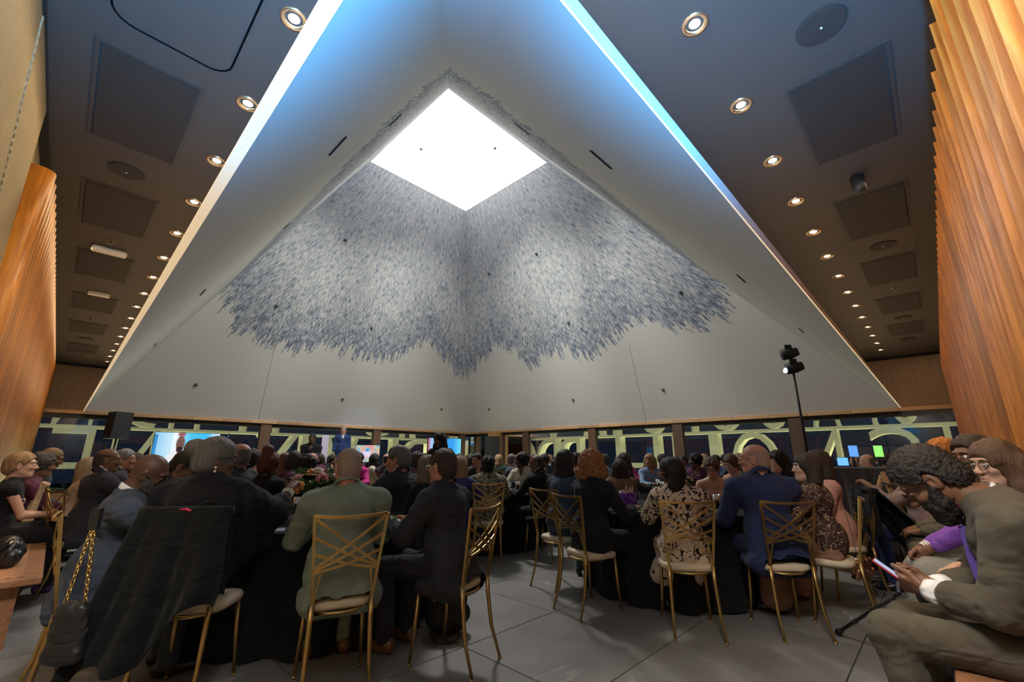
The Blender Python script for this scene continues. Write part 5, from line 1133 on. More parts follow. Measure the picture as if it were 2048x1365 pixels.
# flowers
def bloom_me(col, seed, r=.04):
    rr = random.Random(seed); b = MB()
    for ring, (n, rad, tilt) in enumerate(((3, .2, 80), (5, .5, 60), (7, .85, 35), (8, 1.05, 12))):
        for i in range(n):
            q = 2 * math.pi * (i + .5 * ring) / n + rr.uniform(-.15, .15); M = Matrix.Rotation(q, 3, 'Z') @ Matrix.Rotation(-R(tilt), 3, 'Y')
            b.ball(M @ Vector((r * rad * .55, 0, 0)) + Vector((0, 0, r * (.35 - .1 * ring))), (r * .42, r * .36, r * .08), 7, 4, M)
    return b.mesh('bloom', mat('petal_' + str(seed), col, .7, vary=.25, vscale=30), True)
BL = [bloom_me((.72, .30, .10), 1), bloom_me((.75, .62, .48), 2, .05), bloom_me((.55, .16, .17), 3, .042), bloom_me((.70, .40, .32), 4)]
leafb = MB(); r4 = random.Random(8)
for k in range(26):
    q, e = r4.uniform(0, 6.3), r4.uniform(.1, 1.2); M = Matrix.Rotation(q, 3, 'Z') @ Matrix.Rotation(-e, 3, 'Y'); leafb.ball(M @ Vector((.05, 0, 0)), (.05, .014, .002), 6, 4, M)
LEAF = leafb.mesh('foliage', mat('foliage', (.08, .17, .04), .6, vary=.4), True)
def flowers(x, y, lab, sc=1.):
    t = thing('flower_centrepiece', lab, 'flowers', (x, y, TZ), x, 'flower centrepieces'); t.scale = (sc,) * 3
    MB().lathe([(.001, 0), (.055, 0), (.062, .12), (.056, .12), (.05, .01), (.001, .01)], 20, closed=True).build('vase', mat('red_vase', (.40, .025, .02), .25), t, True)
    r5 = random.Random(int(abs(x * 77)))
    for k in range(13):
        q, e = 2 * math.pi * k / 13 + r5.uniform(-.2, .2), r5.choice((.25, .7, 1.1)); d = Vector((math.cos(q) * math.sin(e), math.sin(q) * math.sin(e), math.cos(e)))
        o = put('bloom', BL[k % 4], t); o.location = Vector((0, 0, .11)) + Vector((d.x * .15, d.y * .15, d.z * .13)); o.rotation_euler = d.to_track_quat('Z', 'Y').to_euler()
    for k in range(7):
        o = put('foliage', LEAF, t); q = k * .9; o.location = (.09 * math.cos(q), .09 * math.sin(q), .13 + .03 * (k % 3)); o.rotation_euler = (0, 0, q)
flowers(-1.66, 3.98, 'orange and cream rose centrepiece in a red vase, left near table', 1.5)
for key in ('T3', 'T0', 'T5', 'F1', 'F4', 'F5'): x, y, d = TABLES[key]; flowers(x, y, 'low rose centrepiece on the ' + d, .8)
for key in ('T0', 'T5', 'F1', 'F3', 'F4', 'F5', 'F7', 'F11'):
    x, y, d = TABLES[key]
    for k in range(4): glass(x + .55 * math.cos(.6 + k * 1.57), y + .55 * math.sin(.6 + k * 1.57), 'tea' if k == 2 else 'water', '%s glass counted from the right on the %s' % (SEATWORD[k], d))

# ------------------------------------------------------------------ coats, bags and small belongings
def sheet(name, fn, nu, nv_, m, parent=None, th=.008):
    v = [fn(-1 + 2 * i / nu, j / nv_) for j in range(nv_ + 1) for i in range(nu + 1)]; k = nu + 1
    b = MB().add(v, [(j * k + i, j * k + i + 1, (j + 1) * k + i + 1, (j + 1) * k + i) for j in range(nv_) for i in range(nu)]); o = b.build(name, m, parent, True)
    s = o.modifiers.new('thickness', 'SOLIDIFY'); s.thickness = th; s = o.modifiers.new('smooth', 'SUBSURF'); s.levels = 1; s.render_levels = 1; return o
def coat(chair_o, lab, mt, wid, lens, seed, shift=0., front=True, out=0.):
    th = chair_o.rotation_euler.z; t = thing('coat', lab, 'coat', chair_o.location, th)
    r6 = random.Random(seed); ph = [r6.uniform(0, 6) for _ in range(4)]
    def fn(u, v):
        L = lens[0] + (lens[1] - lens[0]) * (u + 1) / 2 + .07 * math.sin(u * 5 + ph[0]); w = wid[0] + (wid[1] - wid[0]) * v
        f = v ** .7 * (.035 * math.sin(u * 8 + ph[1]) + .02 * math.sin(u * 15 + ph[2] + 2 * v)); return (u * w + shift * v + .015 * v * math.sin(6 * v + ph[3]), -.285 - (.06 + out) * v - f + .03 * u * u * (1 - v), .968 - L * v)
    sheet('back_panel', fn, 36, 22, mt, t)
    if front: sheet('front_panel', lambda u, v: (u * (wid[0] + .02 * v), -.225 + .02 * math.sin(u * 9 + ph[2]) * v - .018 * v * 0 + .01, .968 - .40 * v + .05 * math.sin(u * 4)), 20, 10, mt, t)
    MB().tube([(wid[0] * (x / 4), -.245 - .02 * (1 - (x / 4) ** 2), .965) for x in range(-4, 5)], .024, 8).build('collar_fold', mt, t, True)
    return t
ch = NEAR['bun_chair']
coat(ch, 'black coat with a pink tag draped over the chair of the grey-bunned person', fabric('coat_black', (.007, .0075, .0075)), (.235, .34), (.86, .46), 3, -.09)
def at_chair(ch, x, y, z): th = ch.rotation_euler.z; c, s = math.cos(th), math.sin(th); return (ch.location.x + x * c - y * s, ch.location.y + x * s + y * c, z)
o = MB().tube([(0, 0, 0), (.03, .005, .002), (.06, 0, -.006), (.05, .008, -.02)], [.004, .007, .006, .002], 6).build('pink_ribbon', mat('pink_ribbon', (.6, .03, .08), .5)); o.location = at_chair(ch, -.02, -.29, .975); tag(o, 'small pink red ribbon at the top of the draped black coat', 'ribbon')
# quilted chain bag hanging at the left of that chair
t = thing('chain_bag', 'quilted black leather bag hanging on a gold chain at the left of the draped chair', 'bag', at_chair(ch, -.36, -.38, 0), ch.rotation_euler.z)
fb = Field((-.14, -.09, .28), (.14, .09, .64), .007); fb.ell((0, 0, .44), (.085, .042, .13), None, .02).rc((-.055, 0, .34), (.055, 0, .34), .036, .036, .04).rc((-.04, 0, .53), (.04, 0, .53), .03, .03, .04); fb.crease(.007, 60, 5); finish('bag', fb, LEATHER, t)
b = MB()
for s_ in (-1, 1):
    for k in range(20):
        z = .55 + .39 * k / 19; x = s_ * .045 * (1 - k / 19) ; c = Vector((x, 0, z)); ring = [c + Vector((.008 * math.cos(q), 0, .013 * math.sin(q))) if k % 2 else c + Vector((0, .008 * math.cos(q), .013 * math.sin(q))) for q in [6.283 * i / 8 for i in range(9)]]; b.tube(ring, .0032, 5, False)
b.build('chain', mat('gold_chain', (.75, .5, .15), .25, 1.), t, True); MB().box((0, 0, .945), (.022, .012, .05)).build('strap', LEATHER, t)
# black coat and sequin purse on the right chair
ch = NEAR['rose_chair']
coat(ch, 'black coat hung on the gold chair beside the draped desk', fabric('coat_jet', (.005, .005, .006)), (.24, .34), (.52, .78), 8, -.05, True, .38)
t = thing('sequin_purse', 'rose gold sequin purse hanging on a thin strap at the right gold chair', 'bag', tuple(aty(1724, 1134, 4.08) - np.array([0, 0, .42])), R(20))
SEQM, N, L, p = nodes('rose_gold_sequins'); vo = N.new('ShaderNodeTexVoronoi'); vo.inputs['Scale'].default_value = 90; tc = N.new('ShaderNodeTexCoord'); L.new(tc.outputs['Object'], vo.inputs['Vector']); hs = ramp(N, [(0, (.30, .12, .08)), (1, (.75, .45, .33))]); L.new(vo.outputs['Color'], hs.inputs[0]); L.new(hs.outputs[0], p.inputs['Base Color']); p.inputs['Metallic'].default_value = .9; p.inputs['Roughness'].default_value = .25
bp_ = N.new('ShaderNodeBump'); bp_.inputs['Strength'].default_value = 1; bp_.inputs['Distance'].default_value = .01; L.new(vo.outputs['Color'], bp_.inputs['Height']); L.new(bp_.outputs[0], p.inputs['Normal'])
fb = Field((-.15, -.08, .28), (.15, .08, .54), .006); fb.rc((-.09, 0, .36), (.09, 0, .38), .04, .04, .03).rc((-.08, 0, .44), (.08, 0, .46), .034, .034, .04).wobble(.008, 110, 3); finish('purse', fb, SEQM, t)
MB().tube([(.0, .02, .48), (-.03, .02, .72), (-.05, .03, .96)], .0025, 5).build('strap', CHROME, t)
# shawl and brown bag on the left chair
ch = NEAR['scarf_chair']; coat(ch, 'cream beige shawl hanging over the gold chair at the left table', BEIGE, (.15, .20), (.62, .66), 12, 0, False)
t = thing('brown_handbag', 'dark brown leather handbag hanging on the cream-shawled chair at left', 'bag', at_chair(ch, -.12, -.40, 0), ch.rotation_euler.z)
fb = Field((-.19, -.11, .24), (.19, .11, .62), .008); fb.ell((0, 0, .42), (.15, .06, .12), None, .02).rc((-.1, 0, .34), (.1, 0, .34), .05, .05, .05); finish('bag', fb, mat('brown_leather', (.09, .028, .02), .35), t); MB().tube([(-.09, 0, .5), (-.08, .0, .70), (0, .01, .86), (.08, 0, .70), (.09, 0, .5)], .007, 6).build('handle', mat('brown_leather', (0, 0, 0)), t, True); MB().box((0, -.062, .45), (.02, .006, .015)).build('clasp', CHROME, t)
# black handbag on the left bench
t = thing('black_handbag', 'shiny black handbag lying on the near end of the left bench', 'bag', (*W(5.25, -.12, 0)[:2], .458), R(-35))
fb = Field((-.27, -.16, -.01), (.27, .16, .25), .008); fb.ell((0, 0, .09), (.21, .10, .10), None, .02).rc((-.15, 0, .16), (.15, 0, .15), .035, .035, .05).rc((-.16, 0, .05), (.16, 0, .05), .06, .06, .04).wobble(.006, 40, 2).crease(.012, 30, 4).plane((0, 0, 0), (0, 0, -1)); finish('bag', fb, LEATHER, t)
MB().tube([(-.17, -.03, .16), (-.1, -.11, .12), (.06, -.12, .08), (.16, -.09, .10), (.19, -.02, .17)], [(.011, .003)] * 5, flat=(0, 0, 1)).build('strap', LEATHER, t); MB().ball((.19, -.02, .175), .014).build('buckle', CHROME, t, True)
# tote under the charcoal suit's chair
t = thing('tote_bag', 'soft black tote bag on the floor under the charcoal suit chair', 'bag', (-.42, 3.62, 0), R(20))
fb = Field((-.25, -.2, -.01), (.25, .2, .40), .01); fb.ell((0, 0, .12), (.17, .11, .13), None, .03).rc((-.1, 0, .2), (.1, 0, .24), .05, .04, .06).crease(.02, 26, 2).plane((0, 0, 0), (0, 0, -1)); finish('bag', fb, mat('tote_cloth', (.018, .017, .015), .7), t)
MB().tube([(.02, -.1, .1), (.05, -.16, .03), (.0, -.19, .008), (-.12, -.17, .006), (-.15, -.1, .06)], .007, 6).build('strap', BLACKM, t, True)
o = MB().lathe([(.001, .0), (.10, 0), (.13, .05), (.125, .06), (.1, .02), (.001, .02)], 24, closed=True).build('bowl', mat('grey_steel', (.45, .45, .45), .3, .9), None, True); o.location = (.95, 5.05, 0); o.scale = (1, 1, 1.4); tag(o, 'pale round ribbed bag bottom on the floor behind the ginger curls chair', 'bag')
# phone in the hands of the bearded person, cuffs, tie and programme
t_, k = NEAR['reading']; M = t_.matrix_world if False else Matrix.Translation(t_.location) @ Matrix.Rotation(t_.rotation_euler.z, 4, 'Z')
mid = (k.Wr['L'] + k.Wr['R']) / 2 + np.array([0, .135, .045]) * 1.0
t = thing('smartphone', 'smartphone in a red-edged case held by the bearded person', 'phone', M @ Vector(mid), t_.rotation_euler.z); t.rotation_euler.x = R(38)
o = MB().box((0, 0, 0), (.037, .074, .0045)).build('case', mat('red_case', (.35, .02, .03), .4), t); bevel(o, .004); MB().box((0, 0, .0048), (.034, .070, .0006)).build('screen', mat('phone_screen', (.03, .03, .04), .1, emit=(.5, .6, .8), estr=.4), t)
for q in 'LR':
    fa = nv(k.Wr[q] - k.El[q]); e = k.Wr[q]; MB().tube([e - fa * .045, e - fa * .015, e + fa * .008], [.046 * k.s, .045 * k.s, .042 * k.s], 20).build('shirt_cuff', WHITECLOTH, t_, True)
fw = nv(np.cross(k.up, k.S)); n0 = k.N + fw * .115 * k.s - k.up * .02; b = MB().tube([n0, n0 + fw * .05 - k.up * .12, n0 + fw * .05 - k.up * .26 + np.array([0, .04, -.05]), n0 + fw * .02 - k.up * .40 + np.array([0, .05, -.08])], [(.018, .008), (.03, .006), (.04, .006), (.012, .004)], flat=k.S)
b.build('necktie', mat('violet_tie', (.10, .06, .28), .5), t_)
for key in ('navy', 'darksuit', 'green', 'gray'):
    t_, k = NEAR[key]
# walking cane leaning by the bearded person
t = thing('walking_cane', 'black walking cane with rubber tip lying aslant by the bearded person', 'cane'); p0 = Vector(atz(1676, 1266, .02)); p1 = Vector(aty(1790, 1192, 2.85))
MB().tube([p0 + (p1 - p0) * .05, p0 + (p1 - p0) * .5, p1], [.011, .011, .011], 10).build('shaft', BLACKM, t, True); MB().tube([p0 + (p1 - p0) * .33, p0 + (p1 - p0) * .36], [.015, .015], 10).build('collar', BLACKP, t, True); MB().tube([p0, p0 + (p1 - p0) * .05, p0 + (p1 - p0) * .09], [.022, .019, .013], 12).build('rubber_tip', BLACKP, t, True); MB().tube([p1, p1 + (p1 - p0).normalized() * .05, p1 + Vector((.06, .03, .06)), p1 + Vector((.1, .06, .03))], .012, 8).build('handle', BLACKP, t, True)
# jewellery of the person with the grey bun
t_, k = NEAR['bun']; b = MB()
for j in range(3): b.ball(k.hp(.086, -.004, -.045 - .022 * j), .008, 8, 6)
b.build('earring', mat('pearl', (.75, .72, .65), .2), t_, True)
fa = nv(k.Wr['R'] - k.El['R']); b = MB(); x_ = nv(np.cross(fa, (0, 0, 1.))); y_ = np.cross(x_, fa)
for j in range(2):
    for i in range(14): q = 6.283 * i / 14; b.ball(k.Wr['R'] - fa * (.03 + .022 * j) + (x_ * math.cos(q) + y_ * math.sin(q)) * .034, .0085, 6, 5)
b.build('bracelet', mat('pearl', (0, 0, 0)), t_, True)
t_, k = NEAR['pearls']; b = MB(); fw = nv(np.cross(k.up, k.S))
for j in range(2):
    for i in range(30): q = 6.283 * i / 30; dr = fw * math.cos(q) + k.S * math.sin(q); b.ball(k.N + dr * (.078 + .008 * j) + k.up * (.02 - .02 * math.cos(q) - .014 * j), .007, 6, 5)
b.build('necklace', mat('pearl', (0, 0, 0)), t_, True)
t_, k = NEAR['purple']; b = MB(); fa = nv(k.Wr['R'] - k.El['R'])
for j in range(3): x_ = nv(np.cross(fa, (0, 0, 1.))); y_ = np.cross(x_, fa); b.tube([k.Wr['R'] - fa * (.02 + .016 * j) + (x_ * math.cos(q) + y_ * math.sin(q)) * .036 for q in [6.283 * i / 16 for i in range(17)]], .006, 6, False)
b.build('bracelet', mat('pearl', (0, 0, 0)), t_, True)

# ------------------------------------------------------------------ technical equipment
# draped control desk
t = thing('control_desk', 'tall control desk draped in black cloth at the right', 'desk', (4.45, 5.75, 0), R(0))
MB().box((0, 0, 1.13), (.55, .32, .02)).build('top', BLACKP, t)
def drape(side):
    def fn(u, v):
        f = v ** .5 * (.022 * math.sin(u * 17) + .014 * math.sin(u * 29 + 1)); return {'f': (u * .56, -.335 - f - .02 * v, 1.155 - 1.15 * v), 'l': (-.565 - f - .02 * v, u * .33, 1.155 - 1.15 * v), 'r': (.565 + f + .02 * v, u * .33, 1.155 - 1.15 * v)}[side]
    return fn
DR = mat('velvet_black', (.014, .013, .018), .8, sheen=.5)
for s_ in 'flr': sheet('drape', drape(s_), 40, 8, DR, t, .006)
t = thing('laptop', 'open laptop with a blue lit screen on the draped desk', 'laptop', (4.36, 5.62, 1.152), R(10)); t.scale = (.55, .55, .55); MB().box((0, 0, .008), (.16, .11, .008)).build('keyboard', BLACKP, t); o = MB().box((0, .10, .115), (.16, .005, .10)).build('lid', BLACKP, t); MB().box((0, .094, .118), (.15, .001, .088)).build('screen', mat('laptop_glow', (.1, .3, .6), .2, emit=(.15, .45, 1), estr=.6), t)
for kx, (x, c, lab) in enumerate(((aty(1703, 893, 5.9)[0], (.1, .3, 1), 'small blue glowing panel imitating a window reflection by the draped desk'), (aty(1752, 888, 5.9)[0], (.25, 1, .15), 'small green glowing panel imitating a window reflection, right end of the draped desk'))):  # added glowing panels in place of the reflections in the window
    t = thing('reflection_panel', lab, 'reflection_glow', (x, 5.9, 1.152), R(10)); t.scale = (.9, 1, 1.25); MB().box((0, 0, .16), (.085, .01, .065)).build('case', BLACKP, t); MB().box((0, -.012, .16), (.078, .002, .058)).build('screen', mat('reflection_glow_%d' % kx, c, .2, emit=c, estr=.6), t); MB().tube([(0, .01, 0), (0, .01, .10)], [.03, .012], 8).build('foot', BLACKM, t)
# tall light stand with two lamps
bx, by = aty(1611, 885, 6.35)[:2]; tp = aty(1590, 738, 6.35); t = thing('light_stand', 'tall black stand carrying two stage lamps behind the draped desk', 'light stand', (bx, by, 0))
zt_ = tp[2]; MB().tube([(0, 0, .1), (0, 0, 1.6), (0, 0, zt_)], [.022, .02, .014], 10).build('pole', BLACKM, t, True)
for k in range(3): q = k * 2.094 + .5; MB().tube([(0, 0, .55), (.5 * math.cos(q), .5 * math.sin(q), .015)], .012, 6).build('leg', BLACKM, t)
for dz, dx, sz in ((.24, -.01, .1), (.02, .03, .115)):
    MB().tube([(dx - .10, .04, zt_ + dz - .02), (dx + .02, -.01, zt_ + dz), (dx + .10, -.06, zt_ + dz + .02)], [.085, .085, .06], 14).build('lamp_housing', BLACKP, t, True)
    MB().box((dx - .02, -.02, zt_ + dz + .10), (.05, .012, .03)).build('barn_door', BLACKM, t)
o = MB().lathe([(.001, 0), (.04, 0), (.04, .02), (.001, .022)], 16, closed=True).build('lamp_lens', mat('blue_lens', (.3, .6, 1), .1, emit=(.3, .6, 1), estr=3), t); o.location = (-.075, .045, zt_ + .0 - .02); o.rotation_euler = (0, R(-75), 0)
MB().tube([(0, 0, zt_ - .1), (0, 0, zt_ + .30)], .018, 8).build('mast', BLACKM, t)
# wooden easel by the desk
t = thing('easel', 'plain wooden easel leg and small tray right of the draped desk', 'easel', (0, 0, 0)); e0 = Vector(aty(1768, 952, 5.0)); e1 = Vector((e0.x + .10, 4.85, 0))
MB().tube([e1, e0 + (e0 - e1) * .04], [(.02, .014)] * 2, flat=(0, 1, 0)).build('front_leg', OAK, t); MB().tube([(e1.x - .25, 5.45, 0), e0 + Vector((0, .03, 0))], [(.02, .014)] * 2, flat=(0, 1, 0)).build('rear_leg', OAK, t); MB().tube([(e1.x + .45, 5.3, 0), e0 + Vector((.02, .02, 0))], [(.02, .014)] * 2, flat=(0, 1, 0)).build('side_leg', OAK, t)
MB().box((e0.x + .05, 4.93, .99), (.13, .04, .008)).build('tray', CHROME, t)
# loudspeaker on a pole, left
px_, py_ = aty(226, 905, 11.5)[:2]; t = thing('speaker_stand', 'black pole stand under the loudspeaker at the left windows', 'stand', (px_, py_, 0)); MB().tube([(0, 0, .05), (0, 0, 1.7)], .02, 8).build('pole', BLACKM, t, True)
for k in range(3): q = k * 2.094; MB().tube([(0, 0, .7), (.5 * math.cos(q), .5 * math.sin(q), .015)], .012, 6).build('leg', BLACKM, t)
t = thing('loudspeaker', 'black loudspeaker box on a pole at the left windows', 'loudspeaker', (px_, py_, 1.70), R(-28)); P = [(-.21, -.21, 0), (-.21, -.21, .68), (-.15, .2, 0), (-.15, .2, .68), (.21, -.21, 0), (.21, -.21, .68), (.15, .2, 0), (.15, .2, .68)]
o = MB().hull(P).build('cabinet', BLACKP, t); bevel(o, .01); o = MB().box((0, -.214, .34), (.19, .006, .32)).build('grille', mat('speaker_grille', (.018, .018, .02), .6, bump=.6, bscale=400), t); MB().box((0, -.222, .04), (.04, .003, .012)).build('badge', CHROME, t)
# screens
def screenmat(name, kind):
    m, N, L, p = nodes(name); uv = N.new('ShaderNodeTexCoord'); sp = N.new('ShaderNodeSeparateXYZ'); L.new(uv.outputs['UV'], sp.inputs[0]); x, y = sp.outputs[0], sp.outputs[1]
    def mixc(f, a, b):
        n = N.new('ShaderNodeMix'); n.data_type = 'RGBA'; L.new(f, n.inputs['Factor'])
        for i, c in ((6, a), (7, b)):
            if isinstance(c, tuple): n.inputs[i].default_value = (*c, 1)
            else: L.new(c, n.inputs[i])
        return n.outputs[2]
    def blob(cx, cy, rx, ry, soft=.15):
        d = mth(N, L, 'ADD', mth(N, L, 'POWER', mth(N, L, 'ABSOLUTE', mth(N, L, 'DIVIDE', mth(N, L, 'SUBTRACT', x, cx), rx)), 2), mth(N, L, 'POWER', mth(N, L, 'ABSOLUTE', mth(N, L, 'DIVIDE', mth(N, L, 'SUBTRACT', y, cy), ry)), 2))
        r = N.new('ShaderNodeMapRange'); r.inputs['From Min'].default_value = 1 - soft; r.inputs['From Max'].default_value = 1 + soft; r.inputs['To Min'].default_value = 1; r.inputs['To Max'].default_value = 0; L.new(d, r.inputs['Value']); return r.outputs[0]
    def rect(x0, x1, y0, y1): return mth(N, L, 'MULTIPLY', mth(N, L, 'MULTIPLY', mth(N, L, 'GREATER_THAN', x, x0), mth(N, L, 'LESS_THAN', x, x1)), mth(N, L, 'MULTIPLY', mth(N, L, 'GREATER_THAN', y, y0), mth(N, L, 'LESS_THAN', y, y1)))
    if kind == 'speaker':
        g = ramp(N, [(0, (.25, .55, .85)), (.25, (.55, .80, .95)), (.55, (.06, .55, .85)), (.8, (.05, .5, .95)), (1, (.75, .9, 1))]); L.new(x, g.inputs[0]); c = g.outputs[0]
        c = mixc(rect(.0, .05, .1, .95), c, (.03, .25, .55)); c = mixc(rect(.0, .08, .0, .28), c, (.55, .02, .05)); c = mixc(rect(.27, .40, .2, 1.), c, (.8, .9, .95))
        c = mixc(blob(.40, .25, .20, .36), c, (.80, .82, .84)); c = mixc(blob(.40, .58, .04, .1), c, (.16, .07, .05)); c = mixc(blob(.40, .74, .065, .19), c, (.20, .09, .07)); c = mixc(blob(.40, .60, .05, .07), c, (.02, .012, .012)); c = mixc(blob(.40, .96, .06, .05), c, (.35, .12, .12))
        for ex in (.372, .428): c = mixc(blob(ex, .75, .022, .05), c, (.01, .01, .012)); c = mixc(blob(ex, .75, .015, .035), c, (.25, .14, .12))
    elif kind == 'blue':
        g = ramp(N, [(0, (.5, .05, .1)), (.1, (.35, .6, .9)), (.45, (.05, .3, .75)), (.75, (.03, .35, .9)), (1, (.15, .7, .85))]); L.new(x, g.inputs[0]); c = g.outputs[0]
    else:
        n = N.new('ShaderNodeTexNoise'); n.inputs['Scale'].default_value = 5; L.new(uv.outputs['UV'], n.inputs['Vector']); g = ramp(N, [(.3, (.08, .25, .7)), (.45, (.2, .5, .6)), (.5, (.75, .6, .3)), (.6, (.7, .25, .3)), (.75, (.7, .45, .65))]); L.new(n.outputs[0], g.inputs[0]); c = g.outputs[0]
        c = mixc(rect(.0, .62, .3, .62), c, (.75, .65, .85))
    p.inputs['Base Color'].default_value = (.01, .01, .01, 1); p.inputs['Roughness'].default_value = .2; L.new(c, p.inputs['Emission Color']); p.inputs['Emission Strength'].default_value = .5; return m
def tv(loc, rz, w, h, zb, m, lab):
    t = thing('display_screen', lab, 'screen', (loc[0], loc[1], 0), rz); MB().box((0, .025, zb + h / 2), (w / 2 + .012, .022, h / 2 + .012)).build('case', BLACKP, t)
    me = bpy.data.meshes.new('screen'); me.from_pydata([(-w / 2, 0, zb), (w / 2, 0, zb), (w / 2, 0, zb + h), (-w / 2, 0, zb + h)], [], [(0, 1, 2, 3)]); l = me.uv_layers.new(name='UVMap')
    for i, q in enumerate(((0, 0), (1, 0), (1, 1), (0, 1))): l.data[i].uv = q
    me.materials.append(m); put('screen', me, t)
    MB().tube([(0, .06, .03), (0, .06, zb + h * .5)], .03, 8).build('post', BLACKM, t); MB().box((0, .06, .02), (w * .35, .22, .02)).build('foot', BLACKM, t)
p0, p1 = aty(312, 861, 9.3), aty(440, 872, 10.0); c = (p0 + p1) / 2; d = p1 - p0; tv(c, math.atan2(d[1], d[0]), float(np.hypot(d[0], d[1])), .86, c[2] - .86, screenmat('screen_talk', 'speaker'), 'large display showing a bearded speaker in glasses and white shirt, at left')
p0, p1 = aty(857, 876, 13.0), aty(922, 879, 13.6); c = (p0 + p1) / 2; d = p1 - p0; tv(c, math.atan2(d[1], d[0]), float(np.hypot(d[0], d[1])), .68, c[2] - .68, screenmat('screen_blue', 'blue'), 'blue display behind the standing person with dark curls')
p0, p1 = aty(712, 891, 10.8), aty(760, 891, 10.9); c = (p0 + p1) / 2; d = p1 - p0; tv(c, math.atan2(d[1], d[0]), float(np.hypot(d[0], d[1])), .40, c[2] - .40, screenmat('screen_map', 'map'), 'small display with a pink and blue picture below the presenter')
# stage riser, lectern-high banner, dark rack
t = thing('stage_riser', 'low dark stage platform under the presenter', 'stage', W(15.9, 8.2, 0), R(45)); o = MB().box((0, 0, .28), (3.2, 1.0, .28)).build('platform', mat('stage_black', (.03, .03, .032), .7), t)
bx, by, bz = aty(648, 905, 15.6); t = thing('roll_banner', 'narrow white banner beside the presenter on the stage', 'banner', (bx, by, .56), R(15)); MB().box((0, 0, .73), (.11, .006, .73)).build('banner', mat('lilac_white', (.62, .58, .75), .7), t); MB().box((0, 0, .02), (.17, .06, .02)).build('foot', CHROME, t)
rx, ry = aty(985, 890, 18.0)[:2]; t = thing('equipment_rack', 'tall black equipment cabinet left of the orange pier', 'cabinet', (rx, ry, 0), R(45)); o = MB().box((0, 0, 1.05), (.2, .25, 1.05)).build('cabinet', BLACKP, t); bevel(o, .01); MB().box((0, -.255, 1.05), (.17, .006, .95)).build('door', mat('rack_door', (.03, .03, .035), .3), t)

# ------------------------------------------------------------------ standing people
near('presenter', 687, 862, 16.1, 200, label='person in a blue suit and tie speaking on the stage', stand=True, lift=.56, skin=S_PINK, topmat=fabric('royal', (.022, .045, .14)), legmat=fabric('royal', (0, 0, 0)), hair='short', hairmat=H_SILVER, shirt=WHITECLOTH, lean=0, tail=0, res=.02, fres=.012, eyes=True, smax=1.15)
t_, k = NEAR['presenter']; fw = nv(np.cross(k.up, k.S)); n0 = k.N + fw * .10; MB().ball(k.N + fw * .075 * k.s - k.up * .09, (.055, .04, .15), 14, 8, Matrix([list(k.S), list(fw), list(k.up)]).transposed()).build('shirt_front', WHITECLOTH, t_, True); MB().tube([n0 + k.up * .03, n0 + fw * .03 - k.up * .1, n0 + fw * .035 - k.up * .3], [(.02, .006), (.035, .006), (.03, .005)], flat=k.S).build('necktie', mat('blue_tie', (.12, .2, .45), .5), t_)
near('helper', 625, 874, 13.5, 195, label='person in black standing by the white banner, hands together', stand=True, lift=0, skin=S_DARK, topmat=BLACKF, legmat=BLACKF, hair='short', hairmat=H_BLACK, lean=0, tail=0, res=.016, hands={'L': (-.05, .25, 1.1), 'R': (.05, .25, 1.1)}, smax=1.12)
near('standing', 879, 880, 7.7, 165, label='person with dark curls in black standing before the blue display, looking down', stand=True, lift=0, fem=True, skin=S_BROWN, topmat=BLACKF, top='dress', legmat=BLACKF, hair='long', hairmat=H_AUB, lean=4, head=(-15, -24, 0), tail=0, res=.016, eyes=True, hands={'L': (-.08, .3, 1.0), 'R': (.08, .3, 1.0)})

# ------------------------------------------------------------------ the far tables' guests: a dozen figures, copied with their own colours
TOPS = [(BLACKF, 'black'), (CHARC, 'charcoal'), (NAVY, 'navy blue'), (DKGREY, 'dark grey'), (BLUEGREY, 'blue-grey'), (TAN, 'tan'), (fabric('magenta', (.55, .03, .22)), 'bright pink'), (PLUM, 'plum'), (fabric('burgundy', (.14, .02, .03)), 'burgundy'), (fabric('cream_top', (.5, .45, .36)), 'cream'), (fabric('forest', (.03, .07, .045)), 'dark green'), (fabric('sky', (.2, .3, .45)), 'pale blue')]
SK = [S_DARK, S_BROWN, S_MID, S_FAIR, S_PINK, S_BROWN, S_FAIR]
KINDS = [('short', False, [(H_BLACK, 'short black hair'), (H_GREY, 'short grey hair'), (H_BROWN, 'short brown hair'), (H_SILVER, 'short white hair')]), ('fringe', False, [(H_DKSTUB, 'bald'), (H_GREY, 'bald with grey fringe')]), ('long', True, [(H_BROWN, 'long brown hair'), (H_BLACK, 'long black hair'), (H_BLOND, 'long blond hair'), (H_DKBR, 'long dark hair')]), ('curlyshort', True, [(H_AUB, 'short black curls'), (H_SALT, 'short grizzled curls')]), ('bob', True, [(H_BLOND, 'blond bob'), (H_DKBR, 'dark bob'), (H_GREY, 'grey bob')]), ('afro', True, [(H_AUB, 'black afro'), (H_SALT, 'greying afro')])]
PROTO = {}
used = set()
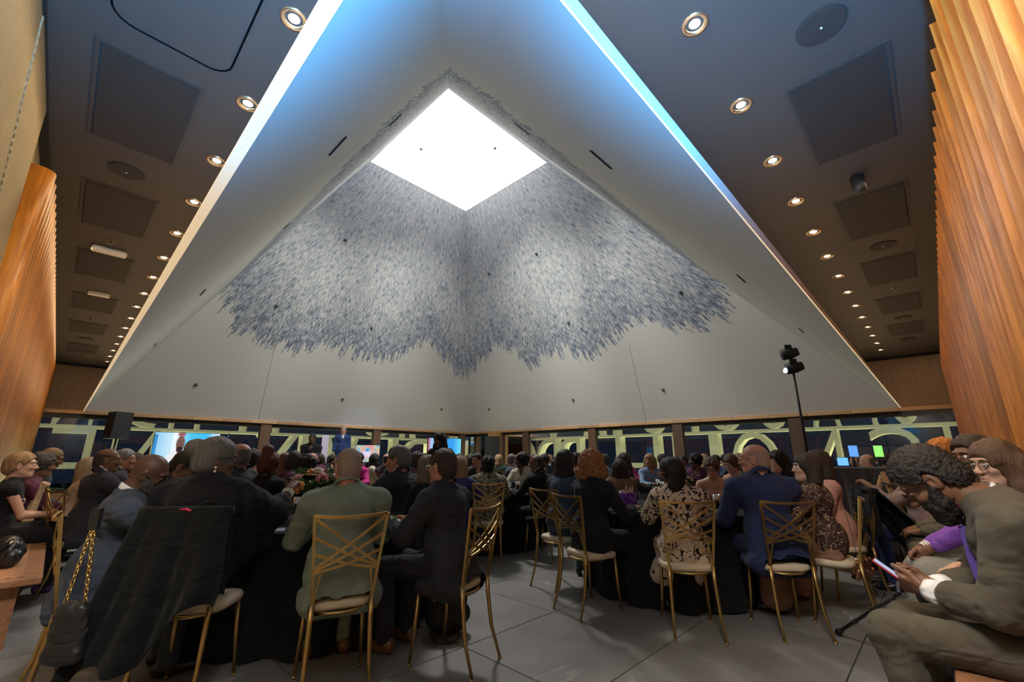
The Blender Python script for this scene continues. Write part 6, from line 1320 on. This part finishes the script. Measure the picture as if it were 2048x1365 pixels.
def far_person(x, y, th, yawc, rr, where):
    for _ in range(40):
        kd = rr.randrange(len(KINDS)); st, fem, hs_ = KINDS[kd]; hm, hd = rr.choice(hs_); tm, td = rr.choice(TOPS[:5] if not fem and rr.random() < .8 else TOPS); lab = 'person, %s, %s clothes, %s' % (hd, td, where)
        if lab not in used: break
    used.add(lab); key = (kd, yawc); sk_ = rr.choice(SK[2:] if hm in (H_BLOND, H_SILVER, H_GREY) else SK)
    if key not in PROTO:
        t, k = make_person(dict(label=lab, fem=fem, skin=sk_, topmat=tm, legmat=BLACKF, hair=st, hairmat=hm, lean=4, head=(yawc, -3, 0), hands=table(.42), res=.032, fres=.0165, hres=.018, top='jacket', vneck=1, collar=0, wide=1.02, shirt=None, s=.97), (x, y), th); PROTO[key] = t
    else:
        t = dup(PROTO[key], (x, y, 0), th, lab)
    for c in t.children:
        n = c.name.split('.')[0]; m = {'body': sk_, 'jacket': tm, 'trousers': BLACKF if not fem else tm, 'hair': hm}.get(n)
        if m and c.material_slots: c.material_slots[0].link = 'OBJECT'; c.material_slots[0].material = m
    t['group'] = 'guests at the far tables'; o = put('banquet_chair', FAR_CHAIR); o.location = (x + math.sin(th) * .03, y - math.cos(th) * .03, 0); o.rotation_euler = (0, 0, th); tag(o, 'chair of ' + lab.replace('person, ', '').replace(' clothes', ''), 'chair', 'chairs of the far tables')
STAGE = np.array([-5.2, 16.0])
taken = [(t.location.x, t.location.y) for t, k in [v for v in NEAR.values() if isinstance(v, tuple)]]
rr = random.Random(11); SIDE = ['right side', 'far right', 'far side', 'far left', 'left side', 'near left', 'near side', 'near right']
for key in ('T0', 'T3', 'T5', 'F1', 'F3', 'F4', 'F5', 'F7', 'F8', 'F9', 'F11', 'F12'):
    x, y, d = TABLES[key]
    for i in range(8):
        q = 2 * math.pi * i / 8 + .2; px, py = x + 1.13 * math.cos(q), y + 1.13 * math.sin(q)
        if (py - px) / SQ < WR + .45 or (px + py) / SQ < WL + .7: continue
        if min((px - a) ** 2 + (py - b) ** 2 for a, b in taken) < .62 ** 2: continue
        if key == 'T3' and i in (5, 6, 7): continue
        if key == 'T5' and i in (5, 6): continue
        taken.append((px, py)); th = math.atan2(-(x - px), y - py); v = STAGE - (px, py); ts = math.atan2(-v[0], v[1]); dl = (math.degrees(ts - th) + 180) % 360 - 180
        if abs(dl) > 120: th += R(180 - abs(dl)) * 0; dl = math.copysign(50, dl)
        yawc = max(-50, min(50, round(dl / 50) * 50)); far_person(px, py, th + R(rr.uniform(-9, 9)), yawc, rr, '%s, %s' % (SIDE[i], d))
